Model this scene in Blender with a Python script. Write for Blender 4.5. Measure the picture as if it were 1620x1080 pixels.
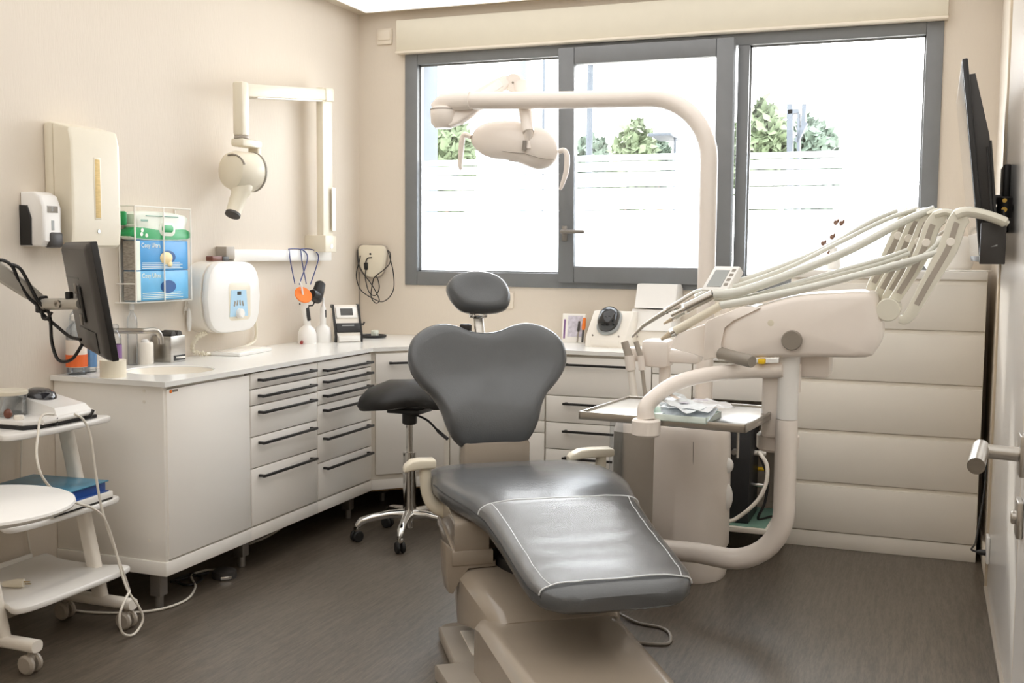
import bpy, bmesh, math, random
from mathutils import Vector, Matrix, noise

for o in list(bpy.data.objects):
    bpy.data.objects.remove(o, do_unlink=True)
S = bpy.context.scene
COL = S.collection
random.seed(7)
R = math.radians
V = Vector

# ------------------------------------------------------------------ camera
F_PX, YAW, PITCH, ROLL, CAM_H = 1715.66, R(-20.9056), R(4.6933), R(-0.4655), 1.30
_fwd = V((math.sin(YAW) * math.cos(PITCH), math.cos(YAW) * math.cos(PITCH), -math.sin(PITCH)))
_rt = V((math.cos(YAW), -math.sin(YAW), 0))
_dn = _fwd.cross(_rt)
_r = _rt * math.cos(ROLL) + _dn * math.sin(ROLL)
_d = -_rt * math.sin(ROLL) + _dn * math.cos(ROLL)
CAM = V((0, 0, CAM_H))
cd = bpy.data.cameras.new('camera')
cd.sensor_width = 36.0
cd.lens = F_PX / 1620 * 36
cd.clip_start = 0.02
cd.clip_end = 300
cam = bpy.data.objects.new('camera', cd)
COL.objects.link(cam)
cam.matrix_world = Matrix(((_r.x, -_d.x, -_fwd.x, 0), (_r.y, -_d.y, -_fwd.y, 0), (_r.z, -_d.z, -_fwd.z, CAM_H), (0, 0, 0, 1)))
S.camera = cam

# ------------------------------------------------------------------ light and exposure
w = bpy.data.worlds.new('sky')
S.world = w
w.use_nodes = True
bg = w.node_tree.nodes['Background']
bg.inputs[0].default_value = (0.97, 0.99, 1.0, 1)
bg.inputs[1].default_value = 10.0
sl = bpy.data.lights.new('sun', 'SUN')
sl.energy = 4.0
sl.angle = R(3)
sl.color = (1.0, 0.95, 0.86)
sun = bpy.data.objects.new('sun', sl)
COL.objects.link(sun)
sun.rotation_euler = (R(-58), 0, R(38))
CEIL_LIGHT = 1.5
S.view_settings.view_transform = 'Standard'
S.view_settings.look = 'None'
S.view_settings.exposure = 0.26
S.view_settings.gamma = 1.0
S.view_settings.use_curve_mapping = False
try:
    S.cycles.max_bounces = 10
    S.cycles.diffuse_bounces = 6
    S.cycles.glossy_bounces = 4
    S.cycles.transmission_bounces = 6
    S.cycles.transparent_max_bounces = 12
    S.cycles.caustics_reflective = False
    S.cycles.caustics_refractive = False
    S.cycles.sample_clamp_indirect = 6
except Exception:
    pass


# ------------------------------------------------------------------ helpers
def ray(x, y):
    return _r * ((x - 810) / F_PX) + _d * ((y - 540) / F_PX) + _fwd


def at(x, y, X=None, Y=None, Z=None):
    """the point of a real plane of the room (X, Y or Z fixed) that the photograph shows at x, y"""
    d = ray(x, y)
    if X is not None:
        t = X / d.x
    elif Y is not None:
        t = Y / d.y
    else:
        t = (Z - CAM_H) / d.z
    return CAM + d * t


def lin(c):
    return c / 12.92 if c <= 0.04045 else ((c + 0.055) / 1.055) ** 2.4


def rgb(h):
    return tuple(lin(int(h[i:i + 2], 16) / 255) for i in (0, 2, 4)) + (1,)


MATS = {}


def mat(name, col, rough=0.5, metal=0.0, var=0.04, scale=14.0, bump=0.0, bscale=120.0, coat=0.0, trans=0.0, emit=0.0,
        spec=0.5, alpha=1.0, stretch=(1, 1, 1), sub=0.0):
    """principled material whose colour wanders a little with a noise texture"""
    m = bpy.data.materials.new(name)
    m.use_nodes = True
    nt = m.node_tree
    b = nt.nodes['Principled BSDF']
    c = rgb(col) if isinstance(col, str) else col
    tc = nt.nodes.new('ShaderNodeTexCoord')
    mp = nt.nodes.new('ShaderNodeMapping')
    mp.inputs['Scale'].default_value = stretch
    nt.links.new(tc.outputs['Object'], mp.inputs[0])
    nz = nt.nodes.new('ShaderNodeTexNoise')
    nz.inputs['Scale'].default_value = scale
    nz.inputs['Detail'].default_value = 5
    nt.links.new(mp.outputs[0], nz.inputs['Vector'])
    rp = nt.nodes.new('ShaderNodeValToRGB')
    rp.color_ramp.elements[0].position = 0.3
    rp.color_ramp.elements[1].position = 0.7
    rp.color_ramp.elements[0].color = tuple(max(0, k * (1 - var)) for k in c[:3]) + (1,)
    rp.color_ramp.elements[1].color = tuple(min(1, k * (1 + var)) for k in c[:3]) + (1,)
    nt.links.new(nz.outputs['Fac'], rp.inputs[0])
    nt.links.new(rp.outputs[0], b.inputs['Base Color'])
    b.inputs['Roughness'].default_value = rough
    b.inputs['Metallic'].default_value = metal
    b.inputs['Coat Weight'].default_value = coat
    b.inputs['Coat Roughness'].default_value = 0.08
    b.inputs['Transmission Weight'].default_value = trans
    b.inputs['Specular IOR Level'].default_value = spec
    b.inputs['Alpha'].default_value = alpha
    if emit:
        nt.links.new(rp.outputs[0], b.inputs['Emission Color'])
        b.inputs['Emission Strength'].default_value = emit
    if bump:
        n2 = nt.nodes.new('ShaderNodeTexNoise')
        n2.inputs['Scale'].default_value = bscale
        n2.inputs['Detail'].default_value = 4
        nt.links.new(mp.outputs[0], n2.inputs['Vector'])
        bp = nt.nodes.new('ShaderNodeBump')
        bp.inputs['Strength'].default_value = bump
        bp.inputs['Distance'].default_value = 0.003
        nt.links.new(n2.outputs['Fac'], bp.inputs['Height'])
        nt.links.new(bp.outputs[0], b.inputs['Normal'])
    MATS[name] = m
    return m


class MB:
    """collects shapes into one mesh; M moves everything that is added"""

    def __init__(self, M=None):
        self.v, self.f, self.M = [], [], M or Matrix()

    def add(self, vs, fs):
        n = len(self.v)
        self.v += [self.M @ V(p) for p in vs]
        self.f += [tuple(i + n for i in q) for q in fs]
        return self

    def bm(self, b, T=None):
        b.verts.index_update()
        T = T or Matrix()
        return self.add([T @ q.co for q in b.verts], [[q.index for q in fc.verts] for fc in b.faces])

    def box(self, c, s, bev=0.0, rot=None, seg=2):
        b = bmesh.new()
        bmesh.ops.create_cube(b, size=1)
        bmesh.ops.scale(b, vec=V(s), verts=b.verts)
        if bev:
            bmesh.ops.bevel(b, geom=list(b.edges), offset=min(bev, min(s) * 0.49), segments=seg, profile=0.5, affect='EDGES')
        T = Matrix.Translation(V(c))
        if rot is not None:
            T = T @ (Matrix.Rotation(rot, 4, 'Z') if isinstance(rot, (int, float)) else rot.to_4x4())
        self.bm(b, T)
        b.free()
        return self

    def b2(self, a, c, bev=0.0, seg=2):
        """box between two corners"""
        a, c = V(a), V(c)
        return self.box((a + c) / 2, [abs(k) for k in (c - a)], bev, None, seg)

    def tube(self, pts, r, seg=10, cap=True, flat=None):
        pts = [V(p) for p in pts]
        n = len(pts)
        rs = list(r) if isinstance(r, (list, tuple)) else [r] * n
        t0 = (pts[1] - pts[0]).normalized()
        up = V((0, 0, 1)) if abs(t0.z) < 0.95 else V((1, 0, 0))
        nrm = (up - t0 * up.dot(t0)).normalized()
        vs, fs = [], []
        for i in range(n):
            t = (pts[min(i + 1, n - 1)] - pts[max(i - 1, 0)]).normalized()
            nrm = (nrm - t * nrm.dot(t)).normalized()
            bi = t.cross(nrm)
            for k in range(seg):
                a = 2 * math.pi * k / seg
                vs.append(pts[i] + nrm * (math.sin(a) * rs[i] * (flat or 1)) + bi * (math.cos(a) * rs[i]))
        for i in range(n - 1):
            for k in range(seg):
                k2 = (k + 1) % seg
                fs.append((i * seg + k, i * seg + k2, (i + 1) * seg + k2, (i + 1) * seg + k))
        if cap:
            fs.append(tuple(range(seg - 1, -1, -1)))
            fs.append(tuple((n - 1) * seg + k for k in range(seg)))
        return self.add(vs, fs)

    def lathe(self, prof, o=(0, 0, 0), axis=(0, 0, 1), seg=24, sx=1.0, sy=1.0, ring=False):
        """profile of (radius, height) turned about an axis through o"""
        ax = V(axis).normalized()
        ex = ax.cross(V((0, 0, 1))).normalized() if abs(ax.z) < 0.999 else V((1, 0, 0))
        ey = ax.cross(ex)
        o = V(o)
        vs, fs, rings = [], [], []
        for (r, h) in prof:
            if r < 1e-6:
                rings.append([len(vs)])
                vs.append(o + ax * h)
            else:
                rings.append(list(range(len(vs), len(vs) + seg)))
                for k in range(seg):
                    a = 2 * math.pi * k / seg
                    vs.append(o + ax * h + ex * (r * sx * math.cos(a)) + ey * (r * sy * math.sin(a)))
        for A, B in zip(rings, rings[1:]):
            for k in range(seg):
                k2 = (k + 1) % seg
                if len(A) == 1 and len(B) == 1:
                    break
                if len(A) == 1:
                    fs.append((A[0], B[k2], B[k]))
                elif len(B) == 1:
                    fs.append((A[k], A[k2], B[0]))
                else:
                    fs.append((A[k], A[k2], B[k2], B[k]))
        if ring:
            A, B = rings[-1], rings[0]
            for k in range(seg):
                k2 = (k + 1) % seg
                fs.append((A[k], A[k2], B[k2], B[k]))
        if len(rings[0]) > 1 and not ring:
            fs.append(tuple(reversed(rings[0])))
        if len(rings[-1]) > 1 and not ring:
            fs.append(tuple(rings[-1]))
        return self.add(vs, fs)

    def cyl(self, a, b, r, seg=20, bev=0.0):
        a, b = V(a), V(b)
        h = (b - a).length
        if bev:
            pr = [(r - bev, 0), (r, bev), (r, h - bev), (r - bev, h)]
        else:
            pr = [(r, 0), (r, h)]
        return self.lathe(pr, a, b - a, seg)

    def loft(self, rings, cap=True, closed=True):
        vs, fs = [], []
        n = len(rings[0])
        for rg in rings:
            vs += [V(p) for p in rg]
        for i in range(len(rings) - 1):
            for k in range(n if closed else n - 1):
                k2 = (k + 1) % n
                fs.append((i * n + k, i * n + k2, (i + 1) * n + k2, (i + 1) * n + k))
        if cap:
            fs.append(tuple(range(n - 1, -1, -1)))
            fs.append(tuple((len(rings) - 1) * n + k for k in range(n)))
        return self.add(vs, fs)

    def prism(self, out, h, o=(0, 0, 0), ex=(1, 0, 0), ey=(0, 1, 0), ez=None, bev=0.0):
        """outline (2D) given thickness h along ez, edges eased by bev"""
        ex, ey, o = V(ex).normalized(), V(ey).normalized(), V(o)
        ez = V(ez).normalized() if ez is not None else ex.cross(ey)
        cx = sum(p[0] for p in out) / len(out)
        cy = sum(p[1] for p in out) / len(out)
        rad = max(math.hypot(p[0] - cx, p[1] - cy) for p in out)

        def ring(z, ins):
            k = 1 - ins / rad
            return [o + ex * (cx + (p[0] - cx) * k) + ey * (cy + (p[1] - cy) * k) + ez * z for p in out]
        if bev:
            rs = [ring(0, bev), ring(bev * 0.3, bev * 0.3), ring(bev, 0), ring(h - bev, 0), ring(h - bev * 0.3, bev * 0.3), ring(h, bev)]
        else:
            rs = [ring(0, 0), ring(h, 0)]
        return self.loft(rs)

    def cushion(self, out, prof, o=(0, 0, 0), ex=(1, 0, 0), ey=(0, 1, 0), ez=None, warp=None):
        """outline swept through (scale, height) rings about its centre, closed by a point at each end"""
        ex, ey, o = V(ex).normalized(), V(ey).normalized(), V(o)
        ez = V(ez).normalized() if ez is not None else ex.cross(ey)
        cx = sum(p[0] for p in out) / len(out)
        cy = sum(p[1] for p in out) / len(out)
        vs, fs = [], []
        n = len(out)

        def P(x, y, z):
            if warp:
                x, y, z = warp(x, y, z)
            return o + ex * x + ey * y + ez * z
        rings = []
        for s, h in prof:
            if s < 1e-5:
                rings.append([len(vs)])
                vs.append(P(cx, cy, h))
            else:
                rings.append(list(range(len(vs), len(vs) + n)))
                vs += [P(cx + (p[0] - cx) * s, cy + (p[1] - cy) * s, h) for p in out]
        for A, B in zip(rings, rings[1:]):
            for k in range(n):
                k2 = (k + 1) % n
                if len(A) == 1:
                    fs.append((A[0], B[k2], B[k]))
                elif len(B) == 1:
                    fs.append((A[k], A[k2], B[0]))
                else:
                    fs.append((A[k], A[k2], B[k2], B[k]))
        return self.add(vs, fs)

    def ball(self, c, r, seg=16, rot=None):
        r = V(r) if not isinstance(r, (int, float)) else V((r, r, r))
        b = bmesh.new()
        bmesh.ops.create_uvsphere(b, u_segments=seg, v_segments=max(6, seg // 2), radius=1)
        T = Matrix.Translation(V(c)) @ (rot.to_4x4() if rot is not None else Matrix()) @ Matrix.Diagonal((r.x, r.y, r.z, 1))
        self.bm(b, T)
        b.free()
        return self


def cat(pts, n=6, closed=False):
    """smooth curve through points"""
    pts = [V(p) for p in pts]
    out = []
    m = len(pts)
    rng = range(m if closed else m - 1)
    for i in rng:
        if closed:
            p0, p1, p2, p3 = pts[(i - 1) % m], pts[i], pts[(i + 1) % m], pts[(i + 2) % m]
        else:
            p0, p1, p2, p3 = pts[max(i - 1, 0)], pts[i], pts[i + 1], pts[min(i + 2, m - 1)]
        for k in range(n):
            t = k / n
            out.append(0.5 * ((2 * p1) + (p2 - p0) * t + (2 * p0 - 5 * p1 + 4 * p2 - p3) * t * t + (3 * p1 - p0 - 3 * p2 + p3) * t ** 3))
    if not closed:
        out.append(pts[-1])
    return out


def rrect(w_, h_, r, n=5, cx=0, cy=0):
    out = []
    for (sx, sy, a0) in ((1, 1, 0), (-1, 1, 90), (-1, -1, 180), (1, -1, 270)):
        for k in range(n + 1):
            a = R(a0 + 90 * k / n)
            out.append((cx + sx * (w_ / 2 - r) + r * math.cos(a), cy + sy * (h_ / 2 - r) + r * math.sin(a)))
    return out


def circ(r, n=24, cx=0, cy=0, ry=None):
    return [(cx + r * math.cos(2 * math.pi * k / n), cy + (ry or r) * math.sin(2 * math.pi * k / n)) for k in range(n)]


def smooth2(pts, n=5):
    return [(p.x, p.y) for p in cat([(a, b, 0) for a, b in pts], n, True)]


def wloc(o):
    """room position of an object's origin (nothing here is rotated, only moved)"""
    p = V((0, 0, 0))
    while o is not None:
        p = p + o.location
        o = o.parent
    return p


def obj(name, mb, m, parent=None, label=None, smooth=38, kind=None):
    """links a mesh built in room coordinates as ONE object, parented to a thing or to a part"""
    me = bpy.data.meshes.new(name)
    if parent is not None:
        base, off = wloc(parent), V((0, 0, 0))
    else:
        xs, ys, zs = [p.x for p in mb.v], [p.y for p in mb.v], [p.z for p in mb.v]
        base = off = V(((min(xs) + max(xs)) / 2, (min(ys) + max(ys)) / 2, min(zs)))
    me.from_pydata([tuple(p - base) for p in mb.v], [], mb.f)
    me.update()
    b = bmesh.new()
    b.from_mesh(me)
    bmesh.ops.recalc_face_normals(b, faces=b.faces)
    b.to_mesh(me)
    b.free()
    if smooth:
        me.polygons.foreach_set('use_smooth', [True] * len(me.polygons))
        me.set_sharp_from_angle(angle=R(smooth))
    me.materials.append(MATS[m] if isinstance(m, str) else m)
    o = bpy.data.objects.new(name, me)
    COL.objects.link(o)
    o.location = off
    if parent is not None:
        o.parent = parent
    if label:
        o['label'] = label
    if kind:
        o['kind'] = kind
    return o


def thing(name, label, cat_, loc=(0, 0, 0), group=None, kind=None):
    o = bpy.data.objects.new(name, None)
    COL.objects.link(o)
    o.location = loc
    o.empty_display_size = 0.05
    tag(o, label, cat_, group, kind)
    return o


def tag(o, label, cat_, group=None, kind=None):
    if label:
        o['label'] = label
    if cat_:
        o['category'] = cat_
    if group:
        o['group'] = group
    if kind:
        o['kind'] = kind
    return o


def single(name, mb, m, label, cat_, group=None, smooth=38):
    return tag(obj(name, mb, m, None, None, smooth), label, cat_, group)


def struct(name, mb, m, label=None, smooth=38):
    o = obj(name, mb, m, None, label, smooth)
    o['kind'] = 'structure'
    return o


def lettering(name, text, size, o, ex, ey, m, parent, depth=0.0006):
    """flat lettering standing on the plane spanned by ex, ey"""
    cu = bpy.data.curves.new(name, 'FONT')
    cu.body = text
    cu.size = size
    cu.extrude = depth
    cu.resolution_u = 2
    tmp = bpy.data.objects.new('tmp', cu)
    COL.objects.link(tmp)
    dg = bpy.context.evaluated_depsgraph_get()
    me = bpy.data.meshes.new_from_object(tmp.evaluated_get(dg))
    bpy.data.objects.remove(tmp)
    ex, ey = V(ex).normalized(), V(ey).normalized()
    ez = ex.cross(ey)
    T = Matrix(((ex.x, ey.x, ez.x, o[0]), (ex.y, ey.y, ez.y, o[1]), (ex.z, ey.z, ez.z, o[2]), (0, 0, 0, 1)))
    mb = MB(T)
    mb.add([tuple(q.co) for q in me.vertices], [tuple(p.vertices) for p in me.polygons])
    return obj(name, mb, m, parent, smooth=0)


def frame(o, ex, ey, ez=None):
    ex, ey = V(ex).normalized(), V(ey).normalized()
    ez = V(ez).normalized() if ez is not None else ex.cross(ey)
    o = V(o)
    return Matrix(((ex.x, ey.x, ez.x, o.x), (ex.y, ey.y, ez.y, o.y), (ex.z, ey.z, ez.z, o.z), (0, 0, 0, 1)))

# ------------------------------------------------------------------ materials
mat('wall', 'd9cfc1', 0.75, var=0.012, scale=2.0, bump=0.25, bscale=160, stretch=(1, 1, 0.15))
mat('ceiling_paint', 'd0c5b3', 0.8, var=0.02, scale=3)
mat('trim_paint', 'e2d8c8', 0.45, var=0.02)
mat('lacquer', 'f1ede6', 0.2, var=0.012, scale=3, coat=0.25)
mat('carcass', 'e9e3d8', 0.38, var=0.02, scale=3)
mat('joint', '8c8172', 0.7)
mat('worktop', 'e9e8e4', 0.22, var=0.012, scale=5, coat=0.2)
mat('basin', 'ece6da', 0.25, var=0.01)
mat('black_metal', '1d1b1a', 0.42, var=0.1)
mat('black_plastic', '1b1a1a', 0.4, var=0.1)
mat('dark_plastic', '3a3735', 0.42, var=0.08)
mat('rubber', '191817', 0.7, var=0.1)
mat('steel', 'b7b2aa', 0.28, 1.0, var=0.05, stretch=(1, 1, 12))
mat('chrome', 'd6d4d0', 0.09, 1.0, var=0.02)
mat('aluminium', 'bdb8ae', 0.38, 0.35, var=0.04)
mat('grey_metal', '8b8680', 0.4, 0.7, var=0.05)
mat('white_plastic', 'eae4da', 0.32, var=0.015)
mat('bright_plastic', 'e9e7e3', 0.28, var=0.01)
mat('cream_plastic', 'dfd7c4', 0.34, var=0.015)
mat('unit_plastic', 'e8dfd6', 0.3, var=0.012, coat=0.15)
mat('chair_plastic', '9b8f80', 0.24, var=0.02, coat=0.4)
mat('grey_plastic', 'a59c90', 0.42, var=0.03)
mat('mid_grey', '8a8277', 0.45, var=0.04)
mat('vinyl', '595b5d', 0.25, var=0.05, scale=5, bump=0.25, bscale=220, coat=0.12)
mat('vinyl_black', '161514', 0.42, var=0.06, bump=0.2, bscale=220)
mat('seam', '3c3d3e', 0.6)
mat('frame_grey', '76787a', 0.42, var=0.03)
mat('frame_edge', '8a8c8d', 0.4, var=0.03)
mat('reveal_shade', '46525f', 0.6, var=0.03)  # blue shading on the outer jambs and post, put into the base colour
mat('gasket', '2d2d2d', 0.7)
mat('shutter_box', 'd5cebc', 0.45, var=0.012)
mat('gloss_panel', 'f3f1ed', 0.20, var=0.008, coat=0.15)
mat('tan_edge', 'c5b59d', 0.5)
mat('green_pack', '1f9a55', 0.38, var=0.08)
mat('white_pack', 'e6ece0', 0.38, var=0.03)
mat('blue_pack', '3f94d0', 0.4, var=0.12, scale=9)
mat('blue_pack_pale', '62aedb', 0.4, var=0.12, scale=9)
mat('blue_dark', '12508f', 0.4, var=0.1)
mat('wipe_pack', 'e8d3a0', 0.45, var=0.1)
mat('grey_print', 'a39d94', 0.6, var=0.35, scale=60, stretch=(1, 1, 4))
mat('wire_white', 'eeeae2', 0.35)
mat('orange', 'e8781f', 0.35, var=0.05)
mat('orange_label', 'e0672c', 0.5, var=0.05)
mat('pale_label', 'e4d8cc', 0.5, var=0.05)
mat('blue_label', '6f9bc8', 0.4, var=0.08)
mat('red_plastic', '8c3430', 0.4)
mat('purple', '7d5a8c', 0.4)
mat('screen', '4a4a48', 0.25, var=0.04)
mat('lcd', '9a9d9b', 0.3, var=0.03)
mat('panel_blue', 'a9cbe2', 0.4, var=0.02)
mat('navy_wire', '2a3a78', 0.4)
mat('towel_paper', 'd8bd84', 0.8, var=0.12, scale=40, stretch=(1, 1, 6))
mat('book_blue', '1f4b96', 0.35, var=0.15, scale=10)
mat('book_cover', '3f7f9c', 0.3, var=0.4, scale=8)
mat('paper', 'efece6', 0.7, var=0.02)
mat('paper_print', 'c9c4cf', 0.7, var=0.2, scale=50)
mat('mint', 'dce8e1', 0.35, var=0.05)
mat('mint_dark', '7fa595', 0.4, var=0.05)
mat('green_button', '1f9a70', 0.4)
mat('yellow_button', 'efc31e', 0.4)
mat('machine_black', '232427', 0.45, var=0.1)
mat('glass_lens', '17191c', 0.06, coat=0.5)
mat('amber_dark', '6b3d2c', 0.4)
mat('brass', 'b99a52', 0.3, 1.0)
mat('concrete', 'b9b7b2', 0.9, var=0.06)
mat('facade', 'e6e4df', 0.9, var=0.04)
mat('bark', '6f6255', 0.9, var=0.2)
mat('leaf', '4f5b42', 0.7, var=0.3, scale=1.2)
mat('leaf_dark', '4a584c', 0.7, var=0.3, scale=1.2)
mat('post_dark', '333a42', 0.6, var=0.1)
mat('flower', '7d5f4e', 0.6, var=0.2)
mat('twig', '6e5f50', 0.7)
mat('hose', 'd2d2c9', 0.22, var=0.03, coat=0.3)
mat('whip', 'd9d5c6', 0.25, var=0.02, coat=0.3)
mat('cable_white', 'dcd6ca', 0.45)
mat('wood_raw', 'a98d6b', 0.7, var=0.1)


def glassy(name, tint=(1, 1, 1, 1), fac=0.06, rough=0.0):
    """thin clear sheet: mostly lets light through, reflects a little"""
    m = bpy.data.materials.new(name)
    m.use_nodes = True
    nt = m.node_tree
    nt.nodes.remove(nt.nodes['Principled BSDF'])
    t = nt.nodes.new('ShaderNodeBsdfTransparent')
    t.inputs[0].default_value = tint
    g = nt.nodes.new('ShaderNodeBsdfGlossy')
    g.inputs['Roughness'].default_value = rough
    lw = nt.nodes.new('ShaderNodeLayerWeight')
    lw.inputs[0].default_value = 0.25
    mu = nt.nodes.new('ShaderNodeMath')
    mu.operation = 'MULTIPLY_ADD'
    mu.inputs[1].default_value = 0.5
    mu.inputs[2].default_value = fac
    nt.links.new(lw.outputs['Fresnel'], mu.inputs[0])
    mx = nt.nodes.new('ShaderNodeMixShader')
    nt.links.new(mu.outputs[0], mx.inputs[0])
    nt.links.new(t.outputs[0], mx.inputs[1])
    nt.links.new(g.outputs[0], mx.inputs[2])
    nt.links.new(mx.outputs[0], nt.nodes['Material Output'].inputs[0])
    MATS[name] = m


glassy('glass', (1, 1, 1, 1), 0.02)
glassy('clear_plastic', (0.90, 0.92, 0.94, 1), 0.05, 0.08)
glassy('clear_film', (0.95, 0.96, 0.97, 1), 0.20, 0.36)


def frosted():
    m = bpy.data.materials.new('frosted_film')
    m.use_nodes = True
    nt = m.node_tree
    nt.nodes.remove(nt.nodes['Principled BSDF'])
    a = nt.nodes.new('ShaderNodeBsdfTranslucent')
    nz = nt.nodes.new('ShaderNodeTexNoise')
    nz.inputs['Scale'].default_value = 30
    rp = nt.nodes.new('ShaderNodeValToRGB')
    rp.color_ramp.elements[0].color = (0.86, 0.89, 0.93, 1)
    rp.color_ramp.elements[1].color = (0.92, 0.94, 0.97, 1)
    nt.links.new(nz.outputs['Fac'], rp.inputs[0])
    nt.links.new(rp.outputs[0], a.inputs[0])
    b = nt.nodes.new('ShaderNodeBsdfTransparent')
    b.inputs[0].default_value = (0.95, 0.97, 1, 1)
    mx = nt.nodes.new('ShaderNodeMixShader')
    mx.inputs[0].default_value = 0.22
    nt.links.new(a.outputs[0], mx.inputs[1])
    nt.links.new(b.outputs[0], mx.inputs[2])
    nt.links.new(mx.outputs[0], nt.nodes['Material Output'].inputs[0])
    MATS['frosted_film'] = m


frosted()


def luminous():
    m = bpy.data.materials.new('light_panel')
    m.use_nodes = True
    nt = m.node_tree
    nt.nodes.remove(nt.nodes['Principled BSDF'])
    e = nt.nodes.new('ShaderNodeEmission')
    e.inputs[0].default_value = (1.0, 0.965, 0.925, 1)
    e.inputs[1].default_value = CEIL_LIGHT
    nt.links.new(e.outputs[0], nt.nodes['Material Output'].inputs[0])
    MATS['light_panel'] = m


luminous()


def floor_mat():
    m = mat('floor_vinyl', '68605a', 0.36, var=0.10, scale=6, spec=0.9)
    nt = m.node_tree
    b = nt.nodes['Principled BSDF']
    tc = nt.nodes['Texture Coordinate']

    def layer(rz, sc, stretch):
        mp = nt.nodes.new('ShaderNodeMapping')
        mp.inputs['Rotation'].default_value = (0, 0, rz)
        mp.inputs['Scale'].default_value = stretch
        nz = nt.nodes.new('ShaderNodeTexNoise')
        nz.inputs['Scale'].default_value = sc
        nz.inputs['Detail'].default_value = 6
        nz.inputs['Roughness'].default_value = 0.7
        nt.links.new(tc.outputs['Object'], mp.inputs[0])
        nt.links.new(mp.outputs[0], nz.inputs['Vector'])
        return nz
    a = layer(R(62), 7, (10, 0.8, 1))
    c = layer(R(48), 26, (8, 1.0, 1))
    ad = nt.nodes.new('ShaderNodeMath')
    ad.operation = 'ADD'
    nt.links.new(a.outputs['Fac'], ad.inputs[0])
    nt.links.new(c.outputs['Fac'], ad.inputs[1])
    rp = nt.nodes.new('ShaderNodeValToRGB')
    rp.color_ramp.elements[0].position = 0.40
    rp.color_ramp.elements[1].position = 0.60
    rp.color_ramp.elements[0].color = rgb('443c33')
    rp.color_ramp.elements[1].color = rgb('665c50')
    hv = nt.nodes.new('ShaderNodeMath')
    hv.operation = 'MULTIPLY'
    hv.inputs[1].default_value = 0.5
    nt.links.new(ad.outputs[0], hv.inputs[0])
    nt.links.new(hv.outputs[0], rp.inputs[0])
    nt.links.new(rp.outputs[0], b.inputs['Base Color'])


floor_mat()

# ------------------------------------------------------------------ room shell
XL, XR, YB, YF, HC = -2.99, 0.27, 5.41, -0.9, 2.60
WX0, WX1, WZ0, WZ1 = -2.70, 0.03, 1.117, 2.366          # window opening
struct('floor', MB().b2((XL - .1, YF - .1, -.1), (XR + .1, YB + .1, 0)), 'floor_vinyl', 'dark taupe streaked vinyl floor')
struct('wall_left', MB().b2((XL - .12, YF - .1, 0), (XL, YB + .2, HC + .1)), 'wall', 'cream left wall behind the sink counter')
wb = MB()
wb.b2((XL, YB, 0), (WX0, YB + .2, HC + .1)).b2((WX1, YB, 0), (XR + .2, YB + .2, HC + .1))
wb.b2((WX0, YB, 0), (WX1, YB + .2, WZ0)).b2((WX0, YB, WZ1), (WX1, YB + .2, HC + .1))
struct('wall_back', wb, 'wall', 'cream back wall around the wide window', smooth=0)
struct('wall_right', MB().b2((XR, YF - .1, 0), (XR + .12, YB, HC + .1)), 'wall', 'cream right wall with the television bracket')
struct('wall_front', MB().b2((XL, YF - .12, 0), (XR, YF, HC + .1)), 'wall')
struct('ceiling', MB().b2((XL - .1, YF - .1, HC), (XR + .1, YB + .1, HC + .1)), 'ceiling_paint', 'pale beige ceiling around the light panel')
struct('baseboard_back', MB().b2((XL, YB - .012, 0), (XR, YB, .08), .004), 'trim_paint')
struct('baseboard_left', MB().b2((XL, YF, 0), (XL + .012, YB, .08), .004), 'trim_paint')
struct('baseboard_right', MB().b2((XR - .012, 4.60, 0), (XR, YB, .09), .004), 'trim_paint', 'cream skirting board beside the tall chest')

cl = thing('ceiling_light', 'large glowing white ceiling panel in the upper corner above the x-ray arm', 'light', (-1.36, 2.26, HC - .012))
obj('light_frame', MB().b2((-2.905, -.805, HC - .012), (.185, -.795, HC), .001).b2((-2.905, 5.33, HC - .012), (.185, 5.34, HC), .001)
    .b2((-2.91, -.805, HC - .012), (-2.90, 5.34, HC), .001).b2((.18, -.805, HC - .012), (.19, 5.34, HC), .001), 'ceiling_paint', cl)
obj('diffuser', MB().b2((-2.90, -.80, HC - .010), (.18, 5.33, HC - .001)), 'light_panel', cl)  # far corner is in view; stretched over the unseen ceiling for fill light

# glossy wall panel, tan batten and door leaf on the right
struct('trim_1', MB().b2((XR - .016, 4.555, 0), (XR, 4.60, 2.35), .003), 'tan_edge', 'narrow tan batten ending the skirting on the right wall')
struct('wall_panel_right', MB().b2((XR - .008, 1.70, .012), (XR, 4.555, 2.30), .002), 'gloss_panel', 'glossy white wall panel mirroring the television')
struct('baseboard_panel', MB().b2((XR - .02, 1.7, 0), (XR, 4.555, .012), .002), 'grey_plastic', 'thin grey strip along the foot of the glossy panel')

# ------------------------------------------------------------------ window
win = thing('window_1', 'wide dark grey three-part window with frosted lower glass', 'window', ((WX0 + WX1) / 2, YB + .05, WZ0), kind='structure')
del win['category']
fy0, fy1 = YB - .012, YB + .075
fw = .075
fr = MB()
fr.b2((WX0, fy0, WZ0), (WX0 + fw, fy1, WZ1), .004).b2((WX1 - fw, fy0, WZ0), (WX1, fy1, WZ1), .004)
fr.b2((WX0 + fw, fy0, WZ1 - fw * .75), (WX1 - fw, fy1, WZ1), .004).b2((WX0 + fw, fy0, WZ0), (WX1 - fw, fy1, WZ0 + fw), .004)
frame_o = obj('window_frame', fr, 'frame_grey', win)
X1 = at(886, 300, Y=YB).x
X2 = at(912, 300, Y=YB).x
X3 = at(1152, 300, Y=YB).x
X4 = at(1181, 300, Y=YB).x
obj('mullion', MB().b2((X1 - .004, fy0, WZ0 + fw), (X1 + .06, fy1, WZ1 - fw * .75), .004), 'frame_grey', win)
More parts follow.
